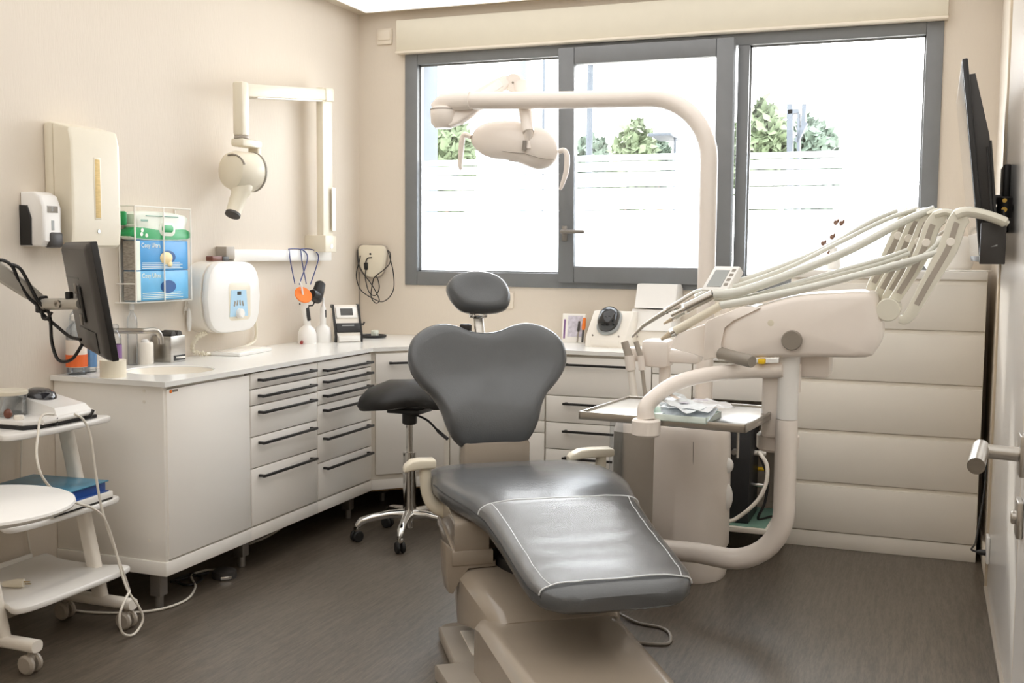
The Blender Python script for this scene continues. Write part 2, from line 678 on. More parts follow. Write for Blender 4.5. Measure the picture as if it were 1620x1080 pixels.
obj('mullion', MB().b2((X3 + .034, fy0, WZ0 + fw), (X4, fy1, WZ1 - fw * .75), .004), 'frame_grey', win)
zb, zt = WZ0 + fw, WZ1 - fw * .75
gk = MB()
for (a, b) in ((WX0 + fw, X1 - .004), (X4, WX1 - fw)):
    for q in ((a, zb, a + .008, zt), (b - .008, zb, b, zt), (a, zb, b, zb + .008), (a, zt - .008, b, zt)):
        gk.b2((q[0], YB + .022, q[1]), (q[2], YB + .03, q[3]))
obj('glazing_bead', gk, 'frame_edge', win)
obj('pane', MB().b2((WX0 + fw, YB + .032, zb), (X1 - .004, YB + .038, zt)), 'glass', win, 'clear pane with frosted film below')
obj('pane', MB().b2((X4, YB + .032, zb), (WX1 - fw, YB + .038, zt)), 'glass', win, 'clear pane with frosted film below')
# tilted middle sash
sx0, sx1 = X1 + .012, X3 + .028
sz0, sz1 = WZ0 + .03, WZ1 - .03
TS = Matrix.Translation((0, YB - .03, sz0)) @ Matrix.Rotation(R(2.2), 4, 'X') @ Matrix.Translation((0, -(YB - .03), -sz0))
sm = MB(TS)
sw = .085
ys0, ys1 = YB - .05, YB + .012
sm.b2((sx0, ys0, sz0), (sx0 + sw, ys1, sz1), .006).b2((sx1 - sw, ys0, sz0), (sx1, ys1, sz1), .006)
sm.b2((sx0 + sw, ys0, sz1 - sw), (sx1 - sw, ys1, sz1), .006).b2((sx0 + sw, ys0, sz0), (sx1 - sw, ys1, sz0 + sw), .006)
sash = obj('sash', sm, 'frame_grey', win, 'middle casement tilted inwards')
obj('pane', MB(TS).b2((sx0 + sw, YB - .022, sz0 + sw), (sx1 - sw, YB - .016, sz1 - sw)), 'glass', sash)
hp = MB(TS)
hz = at(893, 366, Y=YB - .05).z
hp.b2((sx0 + .022, ys0 - .012, hz - .05), (sx0 + .052, ys0, hz + .03), .006).cyl((sx0 + .037, ys0, hz), (sx0 + .037, ys0 - .05, hz), .010)
hp.b2((sx0 + .027, ys0 - .06, hz - .010), (sx0 + .16, ys0 - .044, hz + .010), .007)
obj('window_handle', hp, 'grey_metal', sash)
# frosted bands, one strip of film each, with the clear gaps left between them
edges = [at(690, y, Y=YB + .03).z for y in (254, 264.5, 279.5, 302.5, 335.5)]
for (a, b, T, yy, tgt) in ((WX0 + fw, X1 - .004, Matrix(), YB + .030, win), (X4, WX1 - fw, Matrix(), YB + .030, win), (sx0 + sw, sx1 - sw, TS, YB - .024, sash)):
    low = zb if tgt is win else sz0 + sw
    for i, top in enumerate(edges):
        bot = edges[i + 1] + .0065 if i < 4 else low
        obj('frosted_band', MB(T).b2((a, yy, bot), (b, yy + .0012, top)), 'frosted_film', tgt)
# outer reveal
rv = MB().b2((WX0 - .02, YB + .076, WZ0 - .03), (WX0 + .055, YB + .30, WZ1), .003)
rv.b2((WX1 - .03, YB + .076, WZ0 - .03), (WX1 + .02, YB + .30, WZ1), .003)
struct('trim_2', rv, 'reveal_shade', 'blue-grey outer jambs of the window', smooth=0)
struct('trim_3', MB().b2((WX0 - .1, YB + .076, WZ0 - .06), (WX1 + .1, YB + .34, WZ0 - .005), .004), 'concrete', 'outer window sill')
# roller shutter box
sb = thing('roller_shutter_box', 'long cream roller shutter box above the window', 'shutter box', (-1.34, YB - .06, 2.37))
obj('box_shell', MB().b2((-2.735, YB - .05, 2.378), (.045, YB, 2.545), .006), 'shutter_box', sb)
obj('box_lip', MB().b2((-2.735, YB - .06, 2.366), (.045, YB, 2.378), .003), 'trim_paint', sb)

# ------------------------------------------------------------------ outside
struct('ground', MB().b2((-70, YB + .3, -1.2), (60, 90, -1.0)), 'concrete', 'pale paving outside the window')


def tree(name, label, x, y0, y1, half, D, m, seed):
    """x, y0 top, y1 base of crown in the photograph, D metres from the camera"""
    rnd = random.Random(seed)
    top, bot = at(x, y0, Y=D), at(x, y1, Y=D)
    rx = half / F_PX * D * 1.07
    t = thing(name, label, 'tree', (top.x, D, -1.0), 'trees outside the window')
    tr = MB().tube([(top.x, D, -1.0), (top.x + .1, D, (bot.z - 1) / 2), (top.x, D, (top.z + bot.z) / 2)], [.16, .13, .06], 8)
    for k in range(5):
        a = rnd.uniform(0, 6.28)
        tr.tube([(top.x, D, bot.z * .7), (top.x + math.cos(a) * rx * .6, D + math.sin(a) * rx * .6, bot.z + (top.z - bot.z) * rnd.uniform(.3, .7))], [.06, .02], 6)
    obj('trunk', tr, 'bark', t)
    lf = MB()
    cz, rz_ = (top.z + bot.z) / 2, (top.z - bot.z) / 2
    for k in range(1500):
        u = V((rnd.gauss(0, 1), rnd.gauss(0, 1), rnd.gauss(0, 1))).normalized() * rnd.uniform(.35, 1) ** .5
        lump = 1 + .22 * noise.noise(u * 2.3 + V((seed, 0, 0)))
        p = V((top.x + u.x * rx * lump, D + u.y * rx * lump, cz + u.z * rz_ * lump))
        s = rnd.uniform(.10, .2)
        ex = V((rnd.gauss(0, 1), rnd.gauss(0, 1), rnd.gauss(0, 1))).normalized()
        ey = ex.orthogonal().normalized()
        lf.add([p - ex * s, p + ey * s * .55, p + ex * s, p - ey * s * .55], [(0, 1, 2, 3)])
    f = obj('foliage', lf, m, t, smooth=0)
    f['kind'] = 'stuff'
    return t


tree('broadleaf_tree', 'pale green tree seen behind the dental lamp through the glass', 712, 178, 345, 40, 20, 'leaf', 1)
tree('broadleaf_tree', 'small grey-green tree beside the tall street lamp pole', 935, 214, 330, 28, 30, 'leaf_dark', 2)
tree('broadleaf_tree', 'rounded green tree in the middle of the tilted pane', 1003, 194, 340, 36, 26, 'leaf', 3)
tree('broadleaf_tree', 'low green tree next to the bus shelter canopy', 1044, 225, 300, 16, 28, 'leaf_dark', 4)
tree('broadleaf_tree', 'tall leafy tree at the edge of the big fixed pane', 1206, 163, 350, 42, 22, 'leaf', 5)
tree('broadleaf_tree', 'dark green tree behind the forked steel sign', 1283, 188, 350, 42, 26, 'leaf_dark', 6)


def pole(name, label, cat_, x, y0, D, r, m='post_dark', top=None):
    p = at(x, y0, Y=D)
    t = thing(name, label, cat_, (p.x, D, -1.0))
    obj('pole', MB().tube([(p.x, D, -1.0), (p.x, D, p.z)], [r * 1.15, r], 12), m, t)
    obj('base_plate', MB().box((p.x, D, -.98), (r * 5, r * 5, .04), .01), m, t)
    if top:
        obj('lamp_head', MB().box((p.x, D, p.z + .03), (r * 7, r * 4, .09), .03), m, t)
    return t


pole('street_lamp', 'tall slim street lamp seen through the tilted middle pane', 'street lamp', 934, 100, 18, .055, top=True)
pole('flag_pole', 'thin bare pole outside the fixed pane left of the mullion', 'pole', 861, 70, 16, .022)
pole('steel_post', 'thick blue-grey post outside behind the dental lamp', 'post', 827, 60, 9.0, .045, 'reveal_shade')
# forked steel sign
D = 14
sg = thing('steel_sculpture', 'forked dark steel sign standing among trees outside', 'sign', (at(1262, 200, Y=D).x, D, -1.0))


def bar(x0, y0, x1, y1, wpx):
    a, b = at(x0, y0, Y=D), at(x1, y1, Y=D)
    d = (b - a)
    wd = wpx / F_PX * D * 1.05
    u = d.normalized()
    n = V((u.z, 0, -u.x))
    m_ = MB()
    vs = [a - n * wd / 2, a + n * wd / 2, b + n * wd / 2, b - n * wd / 2]
    m_.add([p + V((0, -.06, 0)) for p in vs] + [p + V((0, .06, 0)) for p in vs],
           [(0, 1, 2, 3), (7, 6, 5, 4), (0, 4, 5, 1), (1, 5, 6, 2), (2, 6, 7, 3), (3, 7, 4, 0)])
    return m_


obj('upright', bar(1250, 165, 1250, 690, 8), 'post_dark', sg)
obj('prong', bar(1273, 165, 1271, 200, 6), 'post_dark', sg)
obj('brace', bar(1275, 194, 1260, 225, 6), 'post_dark', sg)
obj('crossbar', bar(1247, 178, 1264, 176, 6), 'post_dark', sg)
obj('upright', bar(1264, 180, 1263, 690, 4), 'post_dark', sg)
D2 = 24
cpz = at(1050, 217, Y=D2)
bs = thing('bus_shelter', 'small grey canopy on a thin post outside', 'shelter', (cpz.x, D2, -1.0))
obj('canopy', MB().box((at(1053, 217, Y=D2).x, D2, cpz.z), (.5, 1.2, .06), .01), 'post_dark', bs)
obj('post', MB().cyl((at(1068, 217, Y=D2).x, D2, -1), (at(1068, 217, Y=D2).x, D2, cpz.z), .03), 'post_dark', bs)

# ------------------------------------------------------------------ built-in cabinets
XF, YC = -2.49, 4.91                   # front planes of the two runs
ZT0, ZT = .8195, .838                  # worktop underside and top
PZ0, PZ1 = .138, .190                  # plinth rail


def handle(parent, a, b, out, m='black_metal'):
    """square bar pull between a and b, standing off the front along out"""
    a, b, out = V(a), V(b), V(out)
    d = (b - a).normalized()
    mb = MB()
    rot = Matrix((d, out, d.cross(out))).transposed()
    L = (b - a).length
    mb.box((a + b) / 2 + out * .028, (L, .010, .011), .0015, rot)
    for p in (a + d * .012, b - d * .012):
        mb.box(p + out * .014, (.011, .028, .011), .001, rot)
    return obj('handle', mb, m, parent)


def foot(parent, x, y, h=PZ0):
    obj('leg', MB().box((x, y, .045 + (h - .045) / 2), (.045, .045, h - .045), .003).cyl((x, y, 0), (x, y, .05), .016, 16, .003), 'grey_metal', parent)


# sink cabinet with one door and a visible end panel
c = thing('sink_cabinet', 'glossy cream base cabinet with one plain door under the round basin', 'cabinet', (-2.74, 3.35, 0))
obj('body', MB().b2((XL + .002, 3.118, PZ1), (XF - .022, 3.60, .62), .002), 'carcass', c)
obj('top_rail', MB().b2((XF - .045, 3.118, .74), (XF - .020, 3.605, ZT0 - .001), .001), 'carcass', c)
ep = obj('end_panel', MB().b2((XL + .002, 3.10, PZ1), (XF - .006, 3.118, ZT0 - .001), .002), 'lacquer', c)
for (px, py) in ((228, 618), (228, 635), (236, 855)):
    p = at(px, py, Y=3.10)
    obj('screw_cap', MB().cyl((p.x, 3.1005, p.z), (p.x, 3.0985, p.z), .006, 12), 'carcass', ep)
d = obj('door', MB().b2((XF - .018, 3.112, PZ1 + .006), (XF, 3.612, ZT0 - .012), .002), 'lacquer', c)
q = at(270, 619, X=XF)
obj('sticker', MB().cyl((XF, q.y, q.z), (XF + .001, q.y, q.z), .007, 14), 'orange', d, 'small orange dot sticker')
obj('sticker', MB().b2((XF, q.y + .009, q.z - .004), (XF + .001, q.y + .038, q.z + .005)), 'mid_grey', d, 'small grey maker plate')
obj('plinth', MB().b2((XL + .002, 3.095, PZ0), (XF - .002, 3.617, PZ1 - .001), .002), 'lacquer', c)
foot(c, -2.575, 3.155)
foot(c, -2.85, 3.155)


def drawer_unit(name, label, y0, y1, zs, hz, h0, h1, feet):
    c = thing(name, label, 'cabinet', (-2.74, (y0 + y1) / 2, 0))
    obj('body', MB().b2((XL + .002, y0 + .002, PZ1), (XF - .020, y1 - .002, ZT0 - .001), .002), 'joint', c)
    for k in range(len(zs) - 1):
        d = obj('drawer', MB().b2((XF - .018, y0 + .003, zs[k + 1] + .0022), (XF, y1 - .003, zs[k] - .0022), .002), 'lacquer', c)
        handle(d, (XF, h0, hz[k]), (XF, h1, hz[k]), (1, 0, 0))
    obj('plinth', MB().b2((XL + .002, y0, PZ0), (XF - .002, y1, PZ1 - .001), .002), 'lacquer', c)
    for y in feet:
        foot(c, -2.6, y)
    return c


drawer_unit('drawer_cabinet', 'cream five-drawer cabinet beside the plain sink door', 3.617, 4.124,
            [ZT0 - .006, .7475, .682, .556, .429, .194], [.783, .719, .653, .529, .395], 3.66, 4.075, [3.70])
drawer_unit('drawer_cabinet', 'cream six-drawer cabinet next to the angled corner cabinet', 4.124, 4.622,
            [ZT0 - .006, .747, .684, .620, .490, .360, .194], [.772, .721, .658, .593, .466, .333], 4.16, 4.59, [4.58])

# 45 degree corner cabinet
A, B = V((XF - .01, 4.624, 0)), V((-2.208, YC - .004, 0))
c = thing('corner_cabinet', 'angled cream corner cabinet behind the rolling stool', 'cabinet', (-2.6, 5.0, 0))
e = (B - A).normalized()
n_ = V((e.y, -e.x, 0))
pent = [(XL + .002, 4.624), (A.x, A.y), (B.x, B.y), (-2.208, YB - .002), (XL + .002, YB - .002)]
obj('body', MB().prism(pent, ZT0 - .001 - PZ1, (0, 0, PZ1)), 'carcass', c)
L = (B - A).length
FM = frame(A, e, V((0, 0, 1)), n_)
d = obj('drawer', MB(FM).b2((.025, .662, .001), (L - .03, ZT0 - .012, .014), .002), 'lacquer', c)
ha, hb = A + e * .085 + V((0, 0, .762)) + n_ * .014, A + e * (L - .09) + V((0, 0, .762)) + n_ * .014
handle(d, ha, hb, n_)
obj('door', MB(FM).b2((.025, .215, .001), (L - .03, .656, .014), .002), 'lacquer', c)
obj('plinth', MB(FM).b2((.004, PZ0, -.03), (L - .004, PZ1 - .001, .001), .002), 'lacquer', c)
obj('shelf_edge', MB(FM).b2((0.01, PZ0 - .014, -.10), (L - .01, PZ0 - .001, -.03), .002), 'wood_raw', c, 'raw wooden strip under the corner cabinet')
foot(c, -2.62, 4.98)
foot(c, -2.30, 5.05)


def back_unit(name, label, x0, x1, zs, hz, h0, h1, z_low=PZ1, legs=True):
    c = thing(name, label, 'cabinet', ((x0 + x1) / 2, 5.16, 0))
    obj('body', MB().b2((x0 + .002, YC + .020, z_low), (x1 - .002, YB - .015, ZT0 - .001), .002), 'carcass', c)
    for k in range(len(zs) - 1):
        d = obj('drawer', MB().b2((x0 + .003, YC, zs[k + 1] + .002), (x1 - .003, YC + .018, zs[k] - .002), .002), 'lacquer', c)
        if hz and hz[k]:
            handle(d, (h0, YC, hz[k]), (h1, YC, hz[k]), (0, -1, 0))
    if legs:
        obj('plinth', MB().b2((x0, YC + .002, PZ0), (x1, YB - .015, PZ1 - .001), .002), 'lacquer', c)
        foot(c, (x0 + x1) / 2, YC + .1)
        foot(c, (x0 + x1) / 2, YC + .4)
    return c


back_unit('base_cabinet', 'cream base cabinet mostly hidden behind the chair backrest', -2.206, -1.702, [ZT0 - .012, .49, .43, .194], None, 0, 0)
back_unit('drawer_cabinet', 'cream four-drawer cabinet under the window behind the tray', -1.70, -1.18, [ZT0 - .012, .617, .487, .357, .194],
          [.770, .582, .449, .319], -1.605, -1.262)
back_unit('base_cabinet', 'narrow cream cabinet behind the suction hoses', -1.18, -.99, [ZT0 - .012, .745, .194], None, 0, 0)
back_unit('desk_apron', 'cream panel under the worktop above the black machine', -.99, -.572, [ZT0 - .010, .64], None, 0, 0, .645, False)

# worktop with the basin opening
BX, BY, BR = at(262, 584, Z=ZT).x + .02, at(262, 584, Z=ZT).y, .165
wt = MB()
N = 48
ox0, ox1, oy0, oy1 = XL + .001, XF + .014, 3.085, 3.80
outer, inner = [], []
for k in range(N):
    a = 2 * math.pi * k / N
    ca, sa = math.cos(a), math.sin(a)
    inner.append((BX + BR * ca, BY + BR * sa))
    t = min(((ox1 if ca > 0 else ox0) - BX) / ca if abs(ca) > 1e-9 else 9, ((oy1 if sa > 0 else oy0) - BY) / sa if abs(sa) > 1e-9 else 9)
    outer.append([BX + t * ca, BY + t * sa])
for cxy in ((ox0, oy0), (ox0, oy1), (ox1, oy0), (ox1, oy1)):
    k = min(range(N), key=lambda i: (outer[i][0] - cxy[0]) ** 2 + (outer[i][1] - cxy[1]) ** 2)
    outer[k] = list(cxy)
rings = [[(p[0], p[1], ZT0) for p in inner], [(p[0], p[1], ZT0) for p in outer], [(p[0], p[1], ZT) for p in outer],
         [(BX + (p[0] - BX) * 1.02, BY + (p[1] - BY) * 1.02, ZT) for p in inner], [(p[0], p[1], ZT - .004) for p in inner], [(p[0], p[1], ZT0) for p in inner]]
wt.loft(rings, cap=False)
w2 = [(ox0, oy1), (ox1, oy1), (ox1, 4.612), (-2.212, YC - .014), (-.567, YC - .014), (-.567, YB - .001), (ox0, YB - .001)]
wt.prism(w2, ZT - ZT0, (0, 0, ZT0))
wk = single('worktop', wt, 'worktop', 'white L-shaped worktop with rounded sink opening along two walls', 'worktop', smooth=30)
bs_ = thing('wash_basin', 'round cream basin set into the white worktop', 'sink', (BX, BY, ZT - .14))
obj('bowl', MB().lathe([(BR - .002, ZT - .006), (BR - .006, ZT - .02), (BR - .02, ZT - .07), (BR - .06, ZT - .11), (.03, ZT - .125), (.03, ZT - .129), (BR - .055, ZT - .115), (BR - .014, ZT - .072), (BR + .0, ZT - .022), (BR - .001, ZT - .006)], (BX, BY, 0), (0, 0, 1), 40, ring=True), 'basin', bs_)
obj('drain', MB().lathe([(.0, ZT - .126), (.026, ZT - .126), (.030, ZT - .123), (.022, ZT - .122), (0, ZT - .122)], (BX, BY, 0), (0, 0, 1), 20), 'chrome', bs_)

# tap: wall spout
fy = at(180, 528, X=XL).y
fz = at(180, 527, X=XL + .02).z
ft = thing('wall_tap', 'brushed steel swan-neck tap reaching over the basin', 'tap', (XL, fy, fz))
tip = at(252, 541, X=-2.80)
fpath = cat([(XL + .01, 3.36, fz + .012), (XL + .10, 3.40, fz + .012), (-2.82, tip.y - .06, fz + .014), (-2.80, tip.y - .018, fz + .012), (-2.795, tip.y, fz - .012), (-2.795, tip.y + .004, fz - .04)], 6)
obj('spout', MB().tube(fpath, .0115, 14), 'steel', ft)
obj('wall_flange', MB().lathe([(.028, 0), (.03, .004), (.026, .012), (.014, .016)], (XL, 3.36, fz + .012), (1, 0, 0), 20), 'steel', ft)
obj('mixer_body', MB().cyl((XL, 3.30, fz + .012), (XL + .05, 3.30, fz + .012), .02, 20, .003).cyl((XL + .04, 3.30, fz + .012), (XL + .05, 3.30, fz + .07), .006, 12), 'steel', ft)

# ------------------------------------------------------------------ things on the left worktop


def bottle(label, px, py, r, h, body, cap, lab=None, cat_='bottle', pump=False, neck=.35):
    p = at(px, py, Z=ZT)
    x = max(p.x, XL + r + .006)
    t = thing('bottle', label, cat_, (x, p.y, ZT), 'bottles at the end of the worktop')
    obj('bottle_body', MB().lathe([(0, 0), (r * .92, 0), (r, .006), (r, h * .66), (r * .92, h * .73), (r * neck, h * .82), (r * neck, h * .86)], (x, p.y, ZT), seg=24), body, t)
    cp = MB().lathe([(r * (neck + .08), h * .85), (r * (neck + .08), h * .93), (r * neck * .8, h * .95)], (x, p.y, ZT), seg=18)
    if pump:
        cp.cyl((x, p.y, ZT + h * .94), (x, p.y, ZT + h * 1.05), .004, 8).box((x + .012, p.y, ZT + h * 1.06), (.045, .012, .010), .003)
    obj('cap', cp, cap, t)
    if lab:
        obj('bottle_label', MB().lathe([(r + .0006, h * .12), (r + .0012, h * .12), (r + .0012, h * .55), (r + .0006, h * .55)], (x, p.y, ZT), seg=24, ring=True), lab, t)
    return t, x, p.y


t, bx_, by_ = bottle('clear pump bottle with an orange label behind the monitor', 122, 592, .036, .235, 'clear_plastic', 'bright_plastic', 'pale_label', pump=True)
obj('bottle_label', MB().lathe([(.0378, .03), (.0384, .03), (.0384, .075), (.0378, .075)], (bx_, by_, ZT), seg=24, ring=True), 'orange_label', t)
bottle('blue-labelled clear bottle between the orange bottle and the tape roll', 142, 588, .026, .17, 'clear_plastic', 'bright_plastic', 'blue_label')
bottle('clear bottle with a purple edge behind the tape roll', 181, 588, .028, .19, 'clear_plastic', 'clear_plastic', 'purple', neck=.6)
bottle('tall clear spray bottle at the wall end of the worktop', 103, 588, .034, .30, 'clear_plastic', 'bright_plastic', None, pump=True)
bottle('slim transparent bottle standing under the monitor', 173, 575, .02, .26, 'clear_plastic', 'bright_plastic', None)
p = at(170, 597, Z=ZT)
tr_ = thing('paper_roll', 'thick cream paper roll standing below the monitor corner', 'roll', (p.x, p.y + .03, ZT))
obj('roll', MB().lathe([(.018, 0), (.046, 0), (.046, .062), (.018, .062), (.018, 0)], (p.x, p.y + .03, ZT), seg=32, ring=True), 'cream_plastic', tr_)
obj('core', MB().lathe([(.015, 0), (.018, 0), (.018, .062), (.015, .062), (.015, 0)], (p.x, p.y + .03, ZT), seg=24, ring=True), 'tan_edge', tr_)
p = at(226, 575, Z=ZT)
t = thing('cotton_dispenser', 'small pale cylindrical dispenser between the tap and the steel box', 'dispenser', (XL + .04, p.y, ZT))
obj('canister', MB().lathe([(0, 0), (.031, 0), (.033, .004), (.033, .082), (.030, .088), (0, .088)], (XL + .04, p.y, ZT), seg=24), 'white_plastic', t)
obj('lid', MB().lathe([(.016, .088), (.016, .094), (.008, .1), (0, .1)], (XL + .04, p.y, ZT), seg=18), 'bright_plastic', t)
# steel swab box
p0, p1 = at(250, 572, Z=ZT), at(284, 570, Z=ZT)
yb0, yb1 = p0.y - .01, p0.y + .085
t = thing('steel_dispenser', 'brushed steel box with a dark slot beside the pale dispenser', 'dispenser', (XL + .05, (yb0 + yb1) / 2, ZT))
obj('shell', MB().b2((XL + .012, yb0, ZT), (XL + .105, yb1, ZT + .108), .003), 'steel', t)
obj('slot', MB().b2((XL + .104, yb0 + .018, ZT + .006), (XL + .1065, yb1 - .004, ZT + .028)), 'black_plastic', t)
obj('tongue', MB().lathe([(0, 0), (.026, 0), (.026, .006), (0, .006)], (XL + .1, (yb0 + yb1) / 2 + .01, ZT + .016), seg=20), 'paper', t)
lid = MB()
for yy in (yb0 + .028, yb1 - .028):
    lid.cyl((XL + .02, yy, ZT + .112), (XL + .10, yy, ZT + .112), .016, 16, .002)
obj('roller', lid, 'dark_plastic', t)
# flat white device
p0, p1 = at(338, 562, Z=ZT), at(400, 556, Z=ZT)
t = thing('flat_keyboard', 'thin flat white keyboard lying in front of the x-ray control box', 'keyboard', (-2.88, 4.13, ZT))
KM = Matrix.Translation((-2.875, 4.11, ZT)) @ Matrix.Rotation(R(6), 4, 'Z')
obj('keyboard_base', MB(KM).box((0, 0, .008), (.15, .30, .016), .005), 'bright_plastic', t)
obj('key_field', MB(KM).box((.008, 0, .0175), (.10, .26, .004), .0015), 'white_plastic', t)

# curing lamp stands
def stand(px, py, r, label, head):
    p = at(px, py, Z=ZT)
    x, y = max(p.x, XL + r + .012), p.y
    t = thing('curing_lamp', label, 'curing lamp', (x, y, ZT))
    obj('charging_base', MB().lathe([(0, 0), (r, 0), (r * 1.02, .01), (r, .05), (r * .8, .075), (r * .38, .09), (r * .3, .11), (0, .11)], (x, y, ZT), seg=28), 'bright_plastic', t)
    return t, x, y


t, x, y = stand(486, 543, .046, 'curing lamp with a round orange shield in a white charging base', 0)
ax = V((0.1, -.42, 1)).normalized()
ba = V((x, y, ZT + .10))
obj('lamp_body', MB().tube([ba - ax * .01, ba + ax * .05, ba + ax * .10, ba + ax * .135], [.018, .016, .019, .014], 16), 'bright_plastic', t)
obj('grip', MB().tube([ba + ax * .02 + V((.012, 0, 0)), ba + ax * .09 + V((.012, 0, 0))], .012, 12), 'black_plastic', t)
hc = ba + ax * .155
obj('shield', MB().lathe([(0, 0), (.044, .002), (.046, .006), (.043, .009), (0, .006)], hc, V((.75, -.45, .55)), 28), 'orange', t)
obj('light_guide', MB().tube([hc, hc + V((.0, -.012, .05)), hc + V((-.004, -.026, .072))], [.005, .0045, .004], 10), 'bright_plastic', t)
obj('plug', MB().tube([(x - .0, y - .05, ZT + .012), (x + .02, y - .085, ZT + .010)], .008, 10), 'red_plastic', t)
t, x, y = stand(511, 541, .043, 'cordless pen lamp with a black head in the second white charging base', 1)
ba = V((x, y, ZT + .10))
obj('lamp_body', MB().tube([ba - V((0, 0, .01)), ba + V((0, 0, .04)), ba + V((0, .002, .075)), ba + V((0, .004, .09)), ba + V((0, .008, .125))], [.017, .015, .014, .006, .004], 14), 'bright_plastic', t)
obj('switch', MB().box(ba + V((.013, .004, .045)), (.006, .012, .04), .002), 'black_plastic', t)
# black shower-like head in the first group
p = at(497, 466, X=XL + .11)
hd = thing('polishing_gun', 'black angled hand tool hanging above the white charging bases', 'hand tool', (XL + .11, p.y, p.z - .06))
obj('gun_body', MB().tube([p + V((.01, .050, .062)), p + V((.01, .045, .055)), p + V((.01, .022, .012)), p + V((.01, .004, -.028)), p + V((.01, .0, -.036))], [.016, .026, .030, .028, .020], 14), 'black_plastic', hd)
obj('nozzle', MB().tube([p + V((.01, .01, -.008)), p + V((.015, -.035, .004)), p + V((.015, -.046, .006))], [.028, .026, .022], 14), 'black_plastic', hd)
obj('hook', MB().tube([p + V((0, .0, -.04)), p + V((-.02, .02, -.055)), p + V((-.06, .03, -.06)), p + V((-.108, .035, -.05))], .004, 8), 'black_metal', hd)

# small desktop device with a screen
p0, p1 = at(530, 541, Z=ZT), at(574, 541, Z=ZT)
ex = (p1 - p0)
ex.z = 0
ew = ex.length
ex.normalize()
nn = V((ex.y, -ex.x, 0))
mid = (p0 + p1) / 2
ex = Matrix.Rotation(R(17), 3, 'Z') @ ex
nn = V((ex.y, -ex.x, 0))
DM = frame(mid, ex, -nn, V((0, 0, 1)))          # x along the front, y to the wall, z up
t = thing('root_canal_motor', 'black and white desktop device with a small dark screen in the corner', 'device', mid)
H_ = .185
side = [(0, 0), (.115, 0), (.115, .16), (.10, H_), (.075, H_), (.0, .03)]
PM = DM @ Matrix.Translation((-ew / 2 + .004, 0, 0)) @ Matrix(((0, 0, 1, 0), (1, 0, 0, 0), (0, 1, 0, 0), (0, 0, 0, 1)))
obj('housing', MB(PM).prism(side, ew - .008), 'white_plastic', t)
for s in (-ew / 2 - .001, ew / 2 - .009):
    PM2 = DM @ Matrix.Translation((s, -.004, 0)) @ Matrix(((0, 0, 1, 0), (1, 0, 0, 0), (0, 1, 0, 0), (0, 0, 0, 1)))
    obj('side_band', MB(PM2).prism([(0, 0), (.022, 0), (.016, .03), (.078, H_ - .015), (.118, H_ - .012), (.10, H_ + .004), (.072, H_ + .004), (-.004, .032)], .010), 'black_plastic', t)
sl_ = math.atan2(.155, .075)
ux = V((0, math.cos(sl_), math.sin(sl_)))


def on_slope(s, off):
    return V((0, 0, .03)) + ux * s + V((0, -math.sin(sl_), math.cos(sl_))) * off


RM = Matrix.Rotation(sl_ - math.pi / 2, 3, 'X')
sc = obj('screen_frame', MB(DM).box(on_slope(.128, .004), (ew - .03, .012, .062), .006, Matrix.Rotation(-(math.pi / 2 - sl_), 3, 'X')), 'bright_plastic', t)
obj('screen', MB(DM).box(on_slope(.130, .0105), (ew - .075, .002, .038), .001, Matrix.Rotation(-(math.pi / 2 - sl_), 3, 'X')), 'screen', sc)
obj('lower_band', MB(DM).box(on_slope(.045, .004), (ew - .02, .010, .05), .003, Matrix.Rotation(-(math.pi / 2 - sl_), 3, 'X')), 'black_plastic', t)
obj('badge', MB(DM).box(on_slope(.055, .0098), (ew * .45, .001, .006), .0003, Matrix.Rotation(-(math.pi / 2 - sl_), 3, 'X')), 'lcd', t)
obj('foot_block', MB(DM).box((0, -.004, .018), (ew - .03, .03, .03), .006), 'bright_plastic', t)
obj('holder_hook', MB(DM).tube([(ew / 2, .03, .09), (ew / 2 + .012, .025, .088), (ew / 2 + .016, .02, .1)], .005, 8), 'black_plastic', t)
# dark round dish with a little clear box
p = at(592, 533, Z=ZT)
t = thing('round_dish', 'flat dark green dish lying in the worktop corner', 'dish', (p.x, p.y - .02, ZT))
obj('dish', MB().lathe([(0, .0), (.068, .0), (.075, .004), (.076, .013), (.072, .014), (.068, .007), (0, .006)], (p.x, p.y - .02, ZT), seg=32), 'machine_black', t)
bx = single('pill_box', MB().box((p.x + .015, p.y - .02, ZT + .023), (.034, .03, .032), .004), 'white_pack', 'tiny white box standing on the dark round dish', 'box')

# ------------------------------------------------------------------ left wall
# soap dispenser
y0, y1 = at(32, 345, X=XL).y, at(98, 345, X=-2.885).y
zt_, zb_ = at(60, 303, X=-2.93).z, at(75, 390, X=-2.885).z
yc, wd = (y0 + y1) / 2, y1 - y0
t = thing('soap_dispenser', 'white and black wall soap dispenser beside the towel dispenser', 'dispenser', (XL, yc, zb_))
hh = zt_ - zb_
prof = [(0, 0), (.088, 0), (.104, .02), (.104, hh * .72), (.088, hh * .93), (.06, hh), (0, hh)]
PS = lambda yy: frame((XL, yy, zb_), (1, 0, 0), (0, 0, 1), (0, -1, 0))
obj('shell', MB(PS(yc + wd / 2)).prism(prof, wd, bev=.012), 'bright_plastic', t)
obj('side_panel', MB(PS(yc - wd / 2 + .012)).prism([(.002, .004), (.05, .004), (.052, .10), (.035, hh * .75), (.002, hh * .76)], .018, bev=.003), 'black_plastic', t)
obj('lower_cover', MB().b2((XL + .072, yc - wd * .2, zb_ - .004), (XL + .110, yc + wd * .52, zb_ + hh * .27), .010), 'dark_plastic', t)
obj('logo_plate', MB().b2((XL + .103, yc - wd * .28, zb_ + hh * .62), (XL + .1055, yc + wd * .28, zb_ + hh * .74)), 'mid_grey', t)
